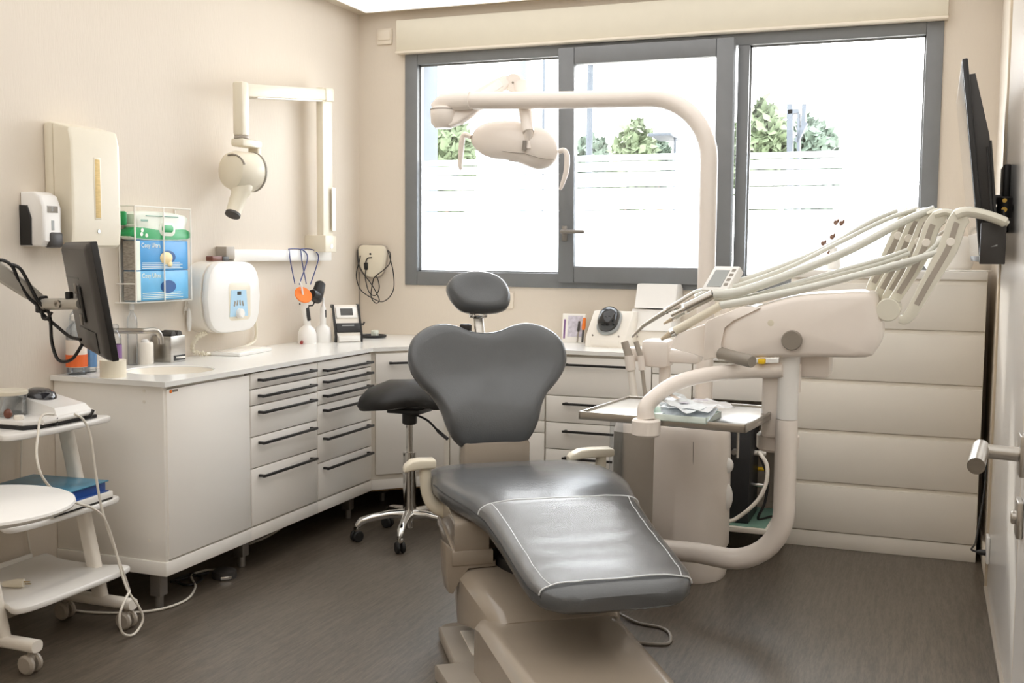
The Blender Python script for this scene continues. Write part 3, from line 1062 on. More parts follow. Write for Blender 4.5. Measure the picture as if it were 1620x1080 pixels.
lettering('logo', 'S', .022, (XL + .1057, yc - .007, zb_ + hh * .645), (0, 1, 0), (0, 0, 1), 'lcd', t)
obj('level_window', MB().b2((XL + .103, yc - .006, zb_ + hh * .30), (XL + .1055, yc + .006, zb_ + hh * .48)), 'lcd', t)

# paper towel dispenser
TXF = XL + .128
yA, yB_ = at(68, 260, X=XL).y, at(190, 300, X=TXF).y
zT, zB = at(112, 199, X=TXF).z, at(150, 388, X=TXF).z
DX = .19
t = thing('towel_dispenser', 'tall cream paper towel dispenser on the wall above the monitor', 'dispenser', (XL, (yA + yB_) / 2, zB))
obj('back_plate', MB().b2((XL, yA + .002, zB + .02), (XL + .045, yB_ - .005, zT + .02), .012), 'cream_plastic', t)
out = [(0, .02), (.085, -.008), (.10, 0), (.107, .05), (.106, (zT - zB) * .9), (.092, zT - zB), (0, zT - zB + .018)]
FMt = frame((XL + .047, yB_, zB), (1, 0, 0), (0, 0, 1), (0, -1, 0))
cv = obj('cover', MB(FMt).prism([(a * .76, b) for a, b in out], yB_ - yA, bev=.014), 'cream_plastic', t)
ym = (yA + yB_) / 2 + .005
obj('level_slot', MB().b2((XL + .120, ym - .014, at(154, 345, X=TXF).z), (XL + .1305, ym + .014, at(154, 252, X=TXF).z), .003), 'towel_paper', t)
obj('slot_rim', MB().b2((XL + .119, ym - .019, at(154, 348, X=TXF).z), (XL + .1296, ym + .019, at(154, 249, X=TXF).z), .003), 'cream_plastic', t)
obj('lock', MB().cyl((XL + .122, ym, at(154, 366, X=TXF).z), (XL + .131, ym, at(154, 366, X=TXF).z), .007, 14), 'chrome', t)
obj('paper_gap', MB().b2((XL + .06, ym - .02, zB - .010), (XL + .115, ym + .01, zB + .012)), 'grey_plastic', t)
g = at(196, 345, X=XL + .05)
single('green_clip', MB().box((XL + .03, g.y, g.z), (.06, .02, .055), .008), 'green_pack', 'small green packet edge behind the towel dispenser', 'packet')

# wire basket with packs
X0, X1_ = XL + .004, XL + .082
yA, yE = at(214, 400, X=X1_).y, at(302, 400, X=X1_).y
zT, zB = at(220, 326, X=X1_).z, at(220, 479, X=X1_).z
t = thing('wire_basket', 'white wire wall basket holding wipes and glove boxes', 'basket', (XL, (yA + yE) / 2, zB))
wr = .0032


def wire(pts):
    return obj('wire', MB().tube(pts, wr, 6), 'wire_white', t)


for z in (zB, zT):
    wire([(X0, yA - .03, z), (X1_, yA, z)])
    wire([(X1_, yA, z), (X1_, yE, z)])
    wire([(X0, yE + .0, z), (X1_, yE, z)])
wire([(X0, yA - .02, zB + .075), (X1_, yA, zB + .075)])
wire([(X0, yA - .02, zT - .075), (X1_, yA, zT - .075)])
for k in (0, .5, 1):
    yy = yA + (yE - yA) * k
    wire([(X1_, yy, zB), (X1_, yy, zT)])
for k in range(5):
    xx = X0 + (X1_ - X0) * k / 4
    wire([(xx, yA, zB), (xx, yE, zB)])
for yy in (yA, yE):
    wire([(X0, yy, zB), (X0, yy, zT)])
bz0 = zB + .006
bh = (zT - zB) * .315


def pack(name, label, z0, h, m, txt, deco):
    t = thing(name, label, 'box', (XL + .06, (yA + yE) / 2, z0), 'packs in the wire basket')
    obj('carton', MB().b2((X0 + .008, yA + .012, z0), (X1_ - .006, yE - .012, z0 + h), .003), m, t)
    obj('printed_end', MB().b2((X0 + .009, yA + .0105, z0 + .002), (X1_ - .012, yA + .013, z0 + h - .002)), 'grey_print', t)
    xf = X1_ - .006
    obj('white_edge', MB().b2((xf - .001, yA + .013, z0 + .002), (xf + .0006, yA + .035, z0 + h - .002)), 'white_pack', t)
    lettering('lettering', txt, .026, (xf + .0004, yA + .042, z0 + h - .028), (0, 1, 0), (0, 0, 1), 'white_pack', t)
    ymid = (yA + yE) / 2 + .03
    cz = z0 + h * .45
    obj('opening', MB().lathe([(0, 0), (.048, 0), (.048, .0012), (0, .0012)], (xf, ymid, cz), (1, 0, 0), 28, sx=1.0, sy=.55) if deco == 0 else
        MB().lathe([(0, 0), (.048, 0), (.048, .0012), (0, .0012)], (xf, ymid, cz), (1, 0, 0), 28, sx=1.0, sy=.55), 'blue_dark', t)
    if deco:
        obj('glove', MB().lathe([(0, 0), (.036, 0), (.030, .004), (0, .008)], (xf + .001, ymid - .01, cz - .004), (1, 0, 0), 20, sx=1.1, sy=.7).ball((xf + .003, ymid + .01, cz - .028), (.004, .016, .012), 10), 'wipe_pack', t)
    for k in range(4):
        obj('print_line', MB().b2((xf, yA + .045, z0 + .008 + k * .007), (xf + .0008, yE - .05 - .015 * (k % 2), z0 + .0105 + k * .007)), 'white_pack', t)


pack('glove_box', 'lower blue glove box with a dark oval opening in the wire basket', bz0, bh, 'blue_pack_pale', 'Cosy Ultra', 0)
pack('glove_box', 'upper blue glove box showing a cream glove in the wire basket', bz0 + bh + .001, bh, 'blue_pack', 'Cosy Ultra', 1)
z0 = bz0 + 2 * bh + .003
h = zT - z0 - .02
t = thing('wipes_pack', 'soft green and white wipes pack on top in the wire basket', 'pack', (XL + .06, (yA + yE) / 2, z0), 'packs in the wire basket')
out = smooth2([(yA + .0, 0), (yE - .0, 0), (yE - .012, h * .45), (yE - .02, h * .95), (yA + .03, h), (yA + .02, h * .45)], 4)
obj('pouch', MB().prism(out, .062, (X0 + .008, 0, z0), (0, 1, 0), (0, 0, 1), (1, 0, 0), bev=.02), 'white_pack', t)
out = smooth2([(yA + .005, .006), (yE - .006, .006), (yE - .014, h * .42), ((yA + yE) / 2, h * .36), (yA + .018, h * .44)], 4)
obj('green_band', MB().prism(out, .062, (X0 + .010, 0, z0), (0, 1, 0), (0, 0, 1), (1, 0, 0), bev=.014), 'green_pack', t)
xf = X0 + .0725
obj('flap', MB().prism(rrect(.10, .055, .024, 5), .004, (xf - .003, (yA + yE) / 2 + .03, z0 + h * .40), (0, 1, 0), (0, 0, 1), (1, 0, 0), bev=.002), 'white_pack', t)
obj('flap_tab', MB().prism(rrect(.07, .03, .014, 5), .003, (xf + .0005, (yA + yE) / 2 + .03, z0 + h * .42), (0, 1, 0), (0, 0, 1), (1, 0, 0), bev=.001), 'green_pack', t)
for (yy, zz) in ((.05, .34), (.075, .16), (.045, .2)):
    obj('print_dot', MB().cyl((xf - .002, yA + yy, z0 + h * zz), (xf + .001, yA + yy, z0 + h * zz), .008, 14), 'white_pack', t)
obj('logo_bar', MB().b2((xf - .004, yA + .045, z0 + h * .66), (xf - .0005, yA + .085, z0 + h * .73)), 'mint_dark', t)
obj('print_line', MB().b2((xf - .004, yA + .075, z0 + h * .85), (xf - .0005, yE - .07, z0 + h * .88)), 'mint_dark', t)

# handset hanging under the basket
p = at(299, 505, X=XL + .02)
t = thing('hand_switch', 'slim white hand switch hanging below the wire basket', 'switch', (XL + .02, p.y, p.z - .06))
obj('grip', MB().tube([p + V((0, .004, .05)), p + V((0, .003, .03)), p + V((0, 0, -.02)), p + V((0, 0, -.052))], [.008, .011, .011, .006], 12), 'bright_plastic', t)
obj('wall_clip', MB().box((XL + .006, p.y, p.z + .045), (.012, .02, .02), .003), 'white_plastic', t)
obj('cord', MB().tube(cat([p + V((0, .004, .05)), p + V((0, -.012, .085)), p + V((-.01, -.018, .04)), p + V((-.016, -.012, .02))], 5), .0025, 6), 'cable_white', t)

# x-ray control box
yA, yE = at(321, 470, X=-2.89).y, at(406, 465, X=-2.89).y
zT, zB = at(355, 413, X=-2.89).z, at(360, 526, X=-2.89).z
DXX = .115
t = thing('xray_control_box', 'white barrel-shaped x-ray control box with a pale blue keypad', 'control box', (XL, (yA + yE) / 2, zB))
ym, zm, hw, hh = (yA + yE) / 2, (zT + zB) / 2, (yE - yA) / 2, (zT - zB) / 2
o2 = []
for k in range(40):
    a = 2 * math.pi * k / 40
    ca, sa = math.cos(a), math.sin(a)
    yy = math.copysign(abs(ca) ** .42, ca)
    zz = math.copysign(abs(sa) ** .36, sa)
    o2.append((yy * hw * (1 - .20 * zz * zz * (1 if abs(zz) > .2 else 0)), zz * hh))
obj('rear_housing', MB().prism(o2, DXX - .03, (XL, ym, zm), (0, 1, 0), (0, 0, 1), (1, 0, 0)), 'white_plastic', t)
obj('front_cover', MB().prism(o2, .04, (XL + DXX - .029, ym, zm), (0, 1, 0), (0, 0, 1), (1, 0, 0), bev=.018), 'bright_plastic', t)
xf = XL + DXX + .011
rc = obj('keypad_recess', MB().prism(rrect(.165, .17, .025, 5), .004, (xf - .003, ym + .03, zm - .02), (0, 1, 0), (0, 0, 1), (1, 0, 0), bev=.003), 'cream_plastic', t)
kp = obj('keypad', MB().prism([(-.068, -.062), (.068, -.062), (.056, .055), (-.056, .055)], .002, (xf + .001, ym + .02, zm - .025), (0, 1, 0), (0, 0, 1), (1, 0, 0)), 'panel_blue', t)
xf += .003
obj('display', MB().b2((xf, ym + .008, zm + .008), (xf + .001, ym + .036, zm + .024)), 'black_plastic', kp)
for k in range(4):
    obj('tooth_symbol', MB().box((xf, ym - .012 + k * .02, zm - .03 + .003 * (k in (1, 2))), (.0016, .010, .024), .0006, Matrix.Rotation(R((k - 1.5) * 14), 3, 'X')), 'mid_grey', kp)
obj('dial', MB().lathe([(.022, 0), (.021, .016), (.017, .02), (0, .02)], (xf, ym + .018, zm - .074), (1, 0, 0), 24), 'bright_plastic', kp)
# coiled cord from the box
pts = [at(325, 527, X=XL + .06), at(313, 533, X=XL + .05), at(305, 545, X=XL + .03), at(307, 556, X=XL + .03), at(325, 559, X=XL + .06)]
path = cat(pts, 26)
hel = []
for i, q in enumerate(path):
    a = i * 1.9
    hel.append(q + V((math.sin(a) * .009, 0, math.cos(a) * .009)))
co = MB().tube(hel, .0045, 5)
t2 = thing('coiled_cord', 'coiled beige cord hanging from the x-ray control box', 'cord', (XL + .05, pts[2].y, ZT))
obj('coil', co, 'cream_plastic', t2)
obj('tail', MB().tube(cat([at(325, 559, X=XL + .06), V((XL + .055, 4.0, ZT + .005)), V((XL + .03, 4.14, ZT + .005)), at(402, 540, X=XL + .02), at(404, 505, X=XL + .02)], 6), .0075, 8), 'cream_plastic', t2)
# little things on top of the control box / rail
zt2 = zT + .0
for (px0, px1, dz, m, lb) in ((333, 349, .022, 'amber_dark', 'small dark brown block on top of the x-ray control box'), (350, 360, .020, 'dark_plastic', 'small black cube on top of the x-ray control box')):
    a, b = at(px0, 410, X=XL + .06), at(px1, 410, X=XL + .06)
    single('small_block', MB().b2((XL + .035, a.y, zT + .0005), (XL + .07, b.y, zT + dz), .003), m, lb, 'block')

# x-ray arm
rz0, rz1 = at(391, 413, X=-2.95).z, at(391, 394.5, X=-2.95).z
yr0, yr1 = at(366, 400, X=-2.95).y, at(521, 400, X=-2.95).y
t = thing('xray_machine', 'cream wall-mounted dental x-ray unit with folded arm and tube head', 'x-ray unit', (XL, yr1 - .1, rz0))
obj('wall_rail', MB().b2((XL, yr0, rz0), (XL + .055, yr1, rz1), .004), 'bright_plastic', t)
obj('rail_end', MB().b2((XL, yr0 - .065, rz0 + .01), (XL + .06, yr0, rz1 + .012), .004), 'grey_plastic', t)
PX = -2.90
ta, tb = at(505, 150, X=PX), at(522, 150, X=PX)
pw = (tb.y - ta.y)
yp = (ta.y + tb.y) / 2
ztop = at(513, 140, X=PX).z
obj('post', MB().b2((PX - .02, yp - pw / 2, rz1 - .002), (PX + .02, yp + pw / 2 - .008, ztop), .006), 'cream_plastic', t)
po = obj('post_bracket', MB().b2((XL, yp - pw / 2 - .004, rz1 - .01), (PX + .034, yp + pw / 2 + .002, rz1 + .075), .005), 'cream_plastic', t)
obj('bolt', MB().cyl((PX + .034, yp, rz1 + .02), (PX + .037, yp, rz1 + .02), .012, 16), 'chrome', po)
obj('grip_plate', MB().b2((PX + .029, yp + .012, rz1 + .10), (PX + .034, yp + pw / 2 - .002, rz1 + .32), .002), 'bright_plastic', t)
# folded arm comes back from the post towards the camera
q0, q1 = at(505, 148, X=PX), at(372, 143, X=-2.86)
ya = at(381, 140, X=-2.86).y
zarm = (ztop + at(450, 157, X=-2.88).z) / 2
ar = MB().tube([(PX, yp + pw / 2 - .01, ztop - .035), (-2.86, ya + .05, ztop - .035)], .036, 4)
zend = at(381, 131, X=-2.86).z
AM = V((-2.86, ya, zend - .032)) - V((PX, yp, ztop - .032))
ln = AM.length
e = AM.normalized()
ev = e.cross(V((1, 0, 0))).normalized()
ev = ev if ev.z > 0 else -ev
arm_m = frame(V((PX, yp, ztop - .032)), e, ev)
obj('upper_arm', MB(arm_m).b2((.0, -.028, -.028), (ln - .02, .028, .028), .006), 'cream_plastic', t)
obj('arm_channel', MB(arm_m).b2((.07, -.034, -.022), (ln - .10, -.027, .022), .002), 'bright_plastic', t)
obj('elbow_cap', MB(arm_m).b2((-.045, -.034, -.034), (.045, .034, .034), .010), 'cream_plastic', t)
xc, ycc = -2.86, ya
zlow = at(381, 215, X=xc).z
obj('drop_arm', MB().b2((xc - .027, ycc - .028, zlow), (xc + .027, ycc + .028, zend + .004), .010), 'cream_plastic', t)
obj('swivel', MB().cyl((xc, ycc, zlow - .012), (xc, ycc, zlow), .033, 24, .002), 'grey_plastic', t)
zy = zlow - .012
yk = obj('yoke', MB().b2((xc - .033, ycc - .036, zy - .035), (xc + .033, ycc + .115, zy), .010).b2((xc - .028, ycc + .085, zy - .16), (xc + .028, ycc + .115, zy - .01), .010), 'cream_plastic', t)
hcn = at(383, 272, X=xc)
hd = MB().lathe([(0, -.088), (.055, -.088), (.078, -.076), (.087, -.05), (.087, .045), (.080, .06), (0, .06)], (xc, hcn.y + .012, hcn.z + .003), V((.22, 1, 0)), 32)
hd_o = obj('tube_head', hd, 'cream_plastic', t)
obj('tube_ring', MB().lathe([(.082, .048), (.0885, .05), (.0885, .058), (.08, .06)], (xc, hcn.y + .012, hcn.z + .003), V((.22, 1, 0)), 32), 'mid_grey', hd_o)
obj('pivot_disc', MB().lathe([(.062, .06), (.062, .085), (.055, .09), (0, .09)], (xc, hcn.y + .012, hcn.z + .003), V((.22, 1, 0)), 28), 'white_plastic', hd_o)
obj('scale_strip', MB().tube([V((xc, hcn.y - .074, hcn.z + .003)) + V((math.sin(a) * .0, 0, 0)) + V((math.cos(a) * .068, 0, math.sin(a) * .068)) for a in [R(20 + 8 * k) for k in range(12)]], .004, 6), 'mid_grey', hd_o)
c0, c1 = V((xc + .01, hcn.y - .01, hcn.z - .055)), at(368, 340, X=xc + .012)
cdir = (c1 - c0).normalized()
cn = MB().lathe([(.046, 0), (.044, .04), (.036, .05), (.033, (c1 - c0).length - .008)], c0, cdir, 28)
obj('cone', cn, 'cream_plastic', hd_o)
obj('cone_rim', MB().lathe([(.034, 0), (.034, .010), (.028, .010)], c0 + cdir * ((c1 - c0).length - .008), cdir, 28), 'dark_plastic', hd_o)

# blue hooks hanging over the rail
for (k, px) in ((0, 466), (1, 484)):
    a, b, c_ = at(px, 470, X=XL + .06), at(px - 8, 415, X=XL + .06), at(px + 10, 397, X=XL + .06)
    y_ = at(px, 410, X=XL + .06).y
    zt3 = rz1 + .004
    pts = [(XL + .062, at(px + (0 if k else 0), 450, X=XL + .06).y, at(px, 449, X=XL + .06).z), (XL + .062, y_ - .04, rz0 - .004), (XL + .062, y_ - .05, rz1 - .005), (XL + .05, y_ - .03, zt3), (XL + .05, y_ + .06, zt3), (XL + .062, y_ + .10, rz1 - .012), (XL + .064, y_ + .11, rz0), (XL + .064, y_ + .035, at(px, 450, X=XL + .06).z)]
    single('blue_lanyard', MB().tube(cat(pts, 5), .0028, 6), 'navy_wire', ['blue bent cord hooked over the white rail nearer the control box', 'blue bent cord hooked over the white rail end below the x-ray post'][k], 'cord')

# sensor interface on the back wall with its cable
a, b = at(572, 390, Y=YB), at(616, 436, Y=YB)
cx_, cz_ = (a.x + b.x) / 2, (a.z + b.z) / 2
t = thing('sensor_box', 'rounded cream sensor box with tangled black cable in the corner', 'sensor box', (cx_, YB, b.z))
o3 = smooth2([(-.082, .085), (0, .092), (.085, .082), (.088, .0), (.06, -.075), (.0, -.095), (-.055, -.07), (-.085, .0)], 5)
obj('back_shell', MB().prism(o3, .03, (cx_ - .01, YB, cz_), (1, 0, 0), (0, 0, 1), (0, -1, 0), bev=.006), 'grey_plastic', t)
obj('front_shell', MB().prism([(x_ * .92, z_ * .95) for x_, z_ in o3], .03, (cx_ + .004, YB - .029, cz_), (1, 0, 0), (0, 0, 1), (0, -1, 0), bev=.010), 'cream_plastic', t)
obj('eyelet', MB().cyl((cx_ + .0, YB - .058, cz_ + .04), (cx_ + .0, YB - .061, cz_ + .04), .006, 12), 'black_plastic', t)
yq = YB - .062


def W_(px, py, dy=0):
    p = at(px, py, Y=yq - dy)
    return p


obj('plug', MB().box(W_(579, 421), (.022, .012, .04), .004), 'black_plastic', t)
cb = MB().tube(cat([W_(588, 407), W_(582, 408), W_(579, 413), W_(579, 420)], 5), .003, 6)
cb.tube(cat([W_(579, 425), W_(578, 440), W_(584, 462), W_(594, 467), W_(600, 455), W_(597, 440), W_(593, 437)], 7), .0028, 6)
cb.tube(cat([W_(566, 395, -.03), W_(567, 415), W_(573, 430), W_(586, 447), W_(597, 466), W_(600, 476), W_(594, 479), W_(587, 468), W_(590, 445), W_(594, 437), W_(608, 426), W_(617, 415), W_(617, 400), W_(613, 396)], 7), .0028, 6)
cb.tube(cat([W_(613, 396), W_(617, 408), W_(622, 430), W_(623, 455), W_(616, 470), W_(604, 477), W_(590, 472), W_(572, 460), W_(565, 445), W_(564, 430), W_(568, 415), W_(570, 404)], 7), .0028, 6)
obj('cable_loops', cb, 'black_plastic', t)
obj('lead', MB().tube(cat([at(568, 430, Y=YB - .006), at(568, 470, Y=YB - .006), at(570, 512, Y=YB - .006), at(571, 525, Y=YB - .006)], 5), .003, 6), 'mid_grey', t)

# switch and socket plates on the back wall
a, b = at(598, 47, Y=YB), at(621, 70, Y=YB)
t = thing('light_switch', 'square cream switch beside the roller shutter box', 'switch', ((a.x + b.x) / 2, YB, b.z))
pl_ = obj('plate', MB().b2((a.x, YB - .012, b.z), (b.x, YB, a.z), .003), 'trim_paint', t)
obj('rocker', MB().b2((a.x + .008, YB - .016, b.z + .022), (b.x - .008, YB - .011, a.z - .008), .002), 'trim_paint', t)
a, b = at(786, 462, Y=YB), at(813, 488, Y=YB)
t = thing('wall_socket', 'cream wall socket half hidden behind the headrest', 'socket', ((a.x + b.x) / 2, YB, b.z))
obj('plate', MB().b2((a.x, YB - .010, b.z), (b.x, YB, a.z), .003), 'trim_paint', t)
obj('insert', MB().cyl(((a.x + b.x) / 2, YB - .0105, (a.z + b.z) / 2), ((a.x + b.x) / 2, YB - .004, (a.z + b.z) / 2), .02, 20), 'carcass', t)

# ------------------------------------------------------------------ things on the back worktop
p = at(907, 543, Z=ZT)
yy = 5.33
a = at(889, 497, Y=yy)
b = at(924, 543, Y=yy)
t = thing('notepad_stand', 'white leaning notepad card beside the orange pen', 'notepad', ((a.x + b.x) / 2, yy, ZT))
NM = Matrix.Translation(((a.x + b.x) / 2, yy, ZT)) @ Matrix.Rotation(R(-8), 4, 'X')
wd = b.x - a.x
obj('card', MB(NM).b2((-wd / 2, -.004, 0), (wd / 2, .004, .15), .001), 'paper', t)
obj('print', MB(NM).b2((-wd / 2 + .008, -.0048, .02), (-wd / 2 + .018, -.004, .12)), 'purple', t)
obj('print', MB(NM).b2((-wd / 2 + .03, -.0048, .03), (wd / 2 - .012, -.004, .14)), 'paper_print', t)
for (px, py0, py1, r_, m1, m2, lb) in ((913, 545, 508, .006, 'mid_grey', 'dark_plastic', 'short grey pen leaning on the notepad card'), (921, 548, 503, .008, 'dark_plastic', 'orange', 'orange-handled tool leaning on the notepad card')):
    a_, b_ = at(px + 1, py0, Z=ZT + r_), None
    a_ = V((at(px, py0, Y=yy - .05).x, yy - .05, ZT + r_))
    b_ = V((a_.x - .0, yy - .016, at(px, py0 - (py0 - py1), Y=yy - .02).z))
    t = thing('pen', lb, 'pen', a_)
    obj('shaft', MB().tube([a_, a_.lerp(b_, .55)], r_ * .7, 10), m1, t)
    obj('barrel', MB().tube([a_.lerp(b_, .5), a_.lerp(b_, .6), b_], [r_ * .8, r_ * 1.25, r_], 10), m2, t)

# white scanner with round dark lens
yy = 5.12
a, b = at(924, 552, Y=yy), at(990, 552, Y=yy)
cx_ = (a.x + b.x) / 2
wd = b.x - a.x
hh = at(955, 493, Y=yy + .04).z - ZT
t = thing('bench_scanner', 'white sloping bench device with a round dark glass window', 'device', (cx_, yy, ZT))
SM = Matrix.Translation((cx_, yy, ZT)) @ Matrix.Rotation(R(-8), 4, 'Z')
sd = [(0, 0), (.16, 0), (.16, hh), (.10, hh), (.0, .045)]
PM = SM @ Matrix.Translation((-wd / 2, 0, 0)) @ Matrix(((0, 0, 1, 0), (1, 0, 0, 0), (0, 1, 0, 0), (0, 0, 0, 1)))
obj('housing', MB(PM).prism(sd, wd, bev=.006), 'white_plastic', t)
sl2 = math.atan2(hh - .045, .10)
cc = V((0, .05, .045 + (hh - .045) * .5))
nrm = V((0, -math.sin(sl2), math.cos(sl2)))
upv = V((0, math.cos(sl2), math.sin(sl2)))
rim = obj('lens_rim', MB(SM).prism([(x_, z_) for x_, z_ in rrect(.12, .155, .056, 8)], .018, cc + upv * .012, (1, 0, 0), upv, nrm, bev=.006), 'lcd', t)
obj('lens_dome', MB(SM).cushion(rrect(.105, .14, .05, 8), [(1, 0), (.98, .02), (.85, .04), (.55, .055), (0, .06)], cc + upv * .016 + nrm * .012, (1, 0, 0), upv, nrm), 'glass_lens', t)
for s in (-.07, .07):
    obj('button', MB(SM).cyl(V((s, .008, .056)) + nrm * -.0, V((s, .008, .056)) + nrm * .006, .004, 10), 'mid_grey', t)
obj('front_panel', MB(SM).b2((-wd / 2 + .03, -.003, .008), (wd / 2 - .03, .0, .038), .002), 'white_plastic', t)

# upright dispenser with hinged lid
yy = 5.245
a, b = at(985, 548, Y=yy), at(1050, 548, Y=yy)
cx_ = (a.x + b.x) / 2 + .045
ht = at(1030, 449, Y=yy + .05).z - ZT
t = thing('tissue_dispenser', 'tall white box with a curved hinged lid beside the round-lens device', 'dispenser', (cx_, yy, ZT))
TM = Matrix.Translation((cx_, yy, ZT)) @ Matrix.Rotation(R(-6), 4, 'Z')
def yz_prism(M_, x0, x1, prof, bev=0):
    PM_ = M_ @ Matrix.Translation((x0, 0, 0)) @ Matrix(((0, 0, 1, 0), (1, 0, 0, 0), (0, 1, 0, 0), (0, 0, 0, 1)))
    return MB(PM_).prism(prof, x1 - x0, bev=bev)
obj('base', yz_prism(TM, -.125, .10, [(0, 0), (.15, 0), (.15, .08), (0, .08)], .006), 'white_plastic', t)
obj('lower_door', yz_prism(TM, -.12, .098, [(-.01, .082), (.15, .082), (.15, .19), (.03, .185)], .006), 'bright_plastic', t)
obj('lid', yz_prism(TM, -.105, .105, [(.02, .192), (.158, .192), (.158, ht - .02), (.13, ht), (.06, ht), (.03, .215)], .008), 'bright_plastic', t)
for s in (-.08, .07):
    obj('screw', MB(TM).cyl((s, -.001, .05), (s, .004, .05), .006, 10), 'mid_grey', t)
# dark phone cradle further right
a, b = at(1060, 572, Z=ZT), at(1100, 575, Z=ZT)
p = at(1080, 573, Y=5.05)
t = thing('desk_phone', 'black desk phone lying behind the instrument head', 'phone', (p.x, 5.05, ZT))
obj('phone_base', MB().box((p.x, 5.05, ZT + .014), (.13, .17, .028), .008), 'black_plastic', t)
obj('receiver', MB().box((p.x - .03, 5.04, ZT + .04), (.045, .16, .026), .010), 'dark_plastic', t)

# ------------------------------------------------------------------ tall chest under the window end
CX0, CX1, CY = -.565, .235, 4.933
t = thing('chest_of_drawers', 'tall cream chest of wide plain drawers in the window corner', 'chest', ((CX0 + CX1) / 2, 5.17, 0))
obj('carcass', MB().b2((CX0, CY + .012, .03), (CX1, YB - .013, 1.20), .002), 'carcass', t)
obj('top_panel', MB().b2((CX0, CY - .002, 1.20), (CX1, YB - .002, 1.235), .003), 'lacquer', t)
lines = [1.195] + [at(1545, y, Y=CY).z for y in (525, 611, 695, 781, 863)]
for k in range(5):
    d = obj('drawer', MB().b2((CX0 + .002, CY - .004, lines[k + 1] + .002), (CX1 - .002, CY + .014, lines[k] - .016), .002), 'carcass', t)
    obj('finger_groove', MB().b2((CX0 + .003, CY + .006, lines[k] - .017), (CX1 - .003, CY + .013, lines[k] - .001)), 'carcass', d)
obj('plinth', MB().b2((CX0, CY, .0), (CX1, CY + .018, lines[5] - .002), .002).b2((CX0, CY + .018, 0), (CX0 + .018, YB - .013, .03)).b2((CX1 - .018, CY + .018, 0), (CX1, YB - .013, .03)), 'carcass', t)

# things on the chest
p = at(1318, 426, Y=5.15)
t = thing('flower_vase', 'slim white vase with dry brown twigs on the chest', 'vase', (p.x, 5.15, 1.235))
obj('vase', MB().lathe([(0, 0), (.03, 0), (.034, .02), (.03, .06), (.016, .09), (.018, .1), (.015, .1), (.012, .09), (0, .02)], (p.x, 5.15, 1.235), seg=20), 'bright_plastic', t)
for (px, py, bx2) in ((1331, 353, 0), (1302, 385, 0), (1322, 352, 1), (1312, 400, 0), (1316, 375, 0)):
    e_ = at(px, py, Y=5.15 + (px - 1315) * .002)
    s_ = obj('twig', MB().tube(cat([(p.x, 5.15, 1.32), (p.x, 5.15, 1.345), e_], 5), .0018, 6), 'twig', t)
    obj('blossom', MB().ball(e_, (.010, .008, .012), 8).ball(e_ + V((.010, .004, .008)), (.006, .005, .010), 8), 'flower', s_)
b0 = at(1468, 425, Y=5.2)
t = thing('round_container', 'large white rounded container on the chest behind the hose arms', 'container', (at(1500, 420, Y=5.2).x, 5.2, 1.235))
obj('drum', MB().lathe([(0, 0), (.085, 0), (.10, .02), (.115, .11), (.10, .15), (0, .155)], (at(1500, 420, Y=5.2).x, 5.2, 1.235), seg=32), 'bright_plastic', t)
obj('handle', MB().tube(cat([(at(1500, 420, Y=5.2).x - .05, 5.2, 1.385), (at(1500, 420, Y=5.2).x - .02, 5.2, 1.41), (at(1500, 420, Y=5.2).x + .03, 5.2, 1.41), (at(1500, 420, Y=5.2).x + .055, 5.2, 1.383)], 5), .006, 8), 'grey_plastic', t)
p = at(1540, 424, Y=5.05)
for k in range(3):
    single('paper_sheet', MB(Matrix.Translation((p.x - .02, 5.08, 1.2355 + k * .0016)) @ Matrix.Rotation(R(8 * k - 5), 4, 'Z')).box((0, 0, .0007), (.15, .21, .0012)), 'paper',
           ['lowest white paper sheet in the pile on the chest', 'middle white paper sheet in the pile on the chest', 'top white paper sheet in the pile on the chest'][k], 'paper', 'papers on the chest')

# ------------------------------------------------------------------ right wall: television, router, door, socket
NT, NB, FT = V((.078, 3.85, 1.935)), V((.158, 3.85, 1.280)), V((.085, 4.90, 1.935))
ex = (FT - NT).normalized()
ey = (NT - NB)
ey = (ey - ex * ey.dot(ex)).normalized()
ez = ex.cross(ey)
if ez.x > 0:
    ez = -ez                                      # screen side faces the room
TVM = frame(NB, ex, ey, ez)
Wt, Ht = 1.06, (NT - NB).length
t = thing('television', 'wall-mounted black television tilted down, seen from its edge', 'television', NB)
obj('screen_panel', MB(TVM).b2((0, 0, -.018), (Wt, Ht, 0), .004), 'black_plastic', t)
obj('screen', MB(TVM).b2((.012, .02, 0), (Wt - .012, Ht - .012, .0012)), mat('tv_glass', '2b3133', 0.08, coat=.5), t)
bk = [(0, 0), (-.045, .0), (-.045, Ht * .62), (-.02, Ht * .93), (0, Ht * .93)]
BMt = TVM @ Matrix(((0, 0, 1, .04), (0, 1, 0, 0), (1, 0, 0, -.018), (0, 0, 0, 1)))
obj('rear_housing', MB(BMt).prism(bk, Wt - .08, bev=.003), 'dark_plastic', t)
bp = NB + ex * .50 + ey * .22 - ez * .062
obj('wall_bracket', MB().b2((XR - .03, bp.y - .10, bp.z - .12), (XR - .008, bp.y + .10, bp.z + .12), .004), 'black_metal', t)
obj('bracket_arm', MB().tube([bp, V((XR - .03, bp.y, bp.z))], .018, 10), 'black_metal', t)
q = at(1588, 330, Y=4.1)
obj('bracket_joint', MB().tube(cat([NB + ex * .16 + ey * .10 - ez * .05, V((.222, 4.02, q.z)), V((XR - .009, 4.08, q.z))], 5), .014, 10).cyl((.232, 4.0, q.z - .035), (.232, 4.0, q.z + .035), .024, 14, .003), 'black_metal', t)
obj('bolt', MB().cyl((.23, 3.972, q.z - .008), (.23, 3.978, q.z - .008), .009, 12).cyl((.23, 3.97, q.z + .022), (.23, 3.978, q.z + .022), .007, 12), 'brass', t)
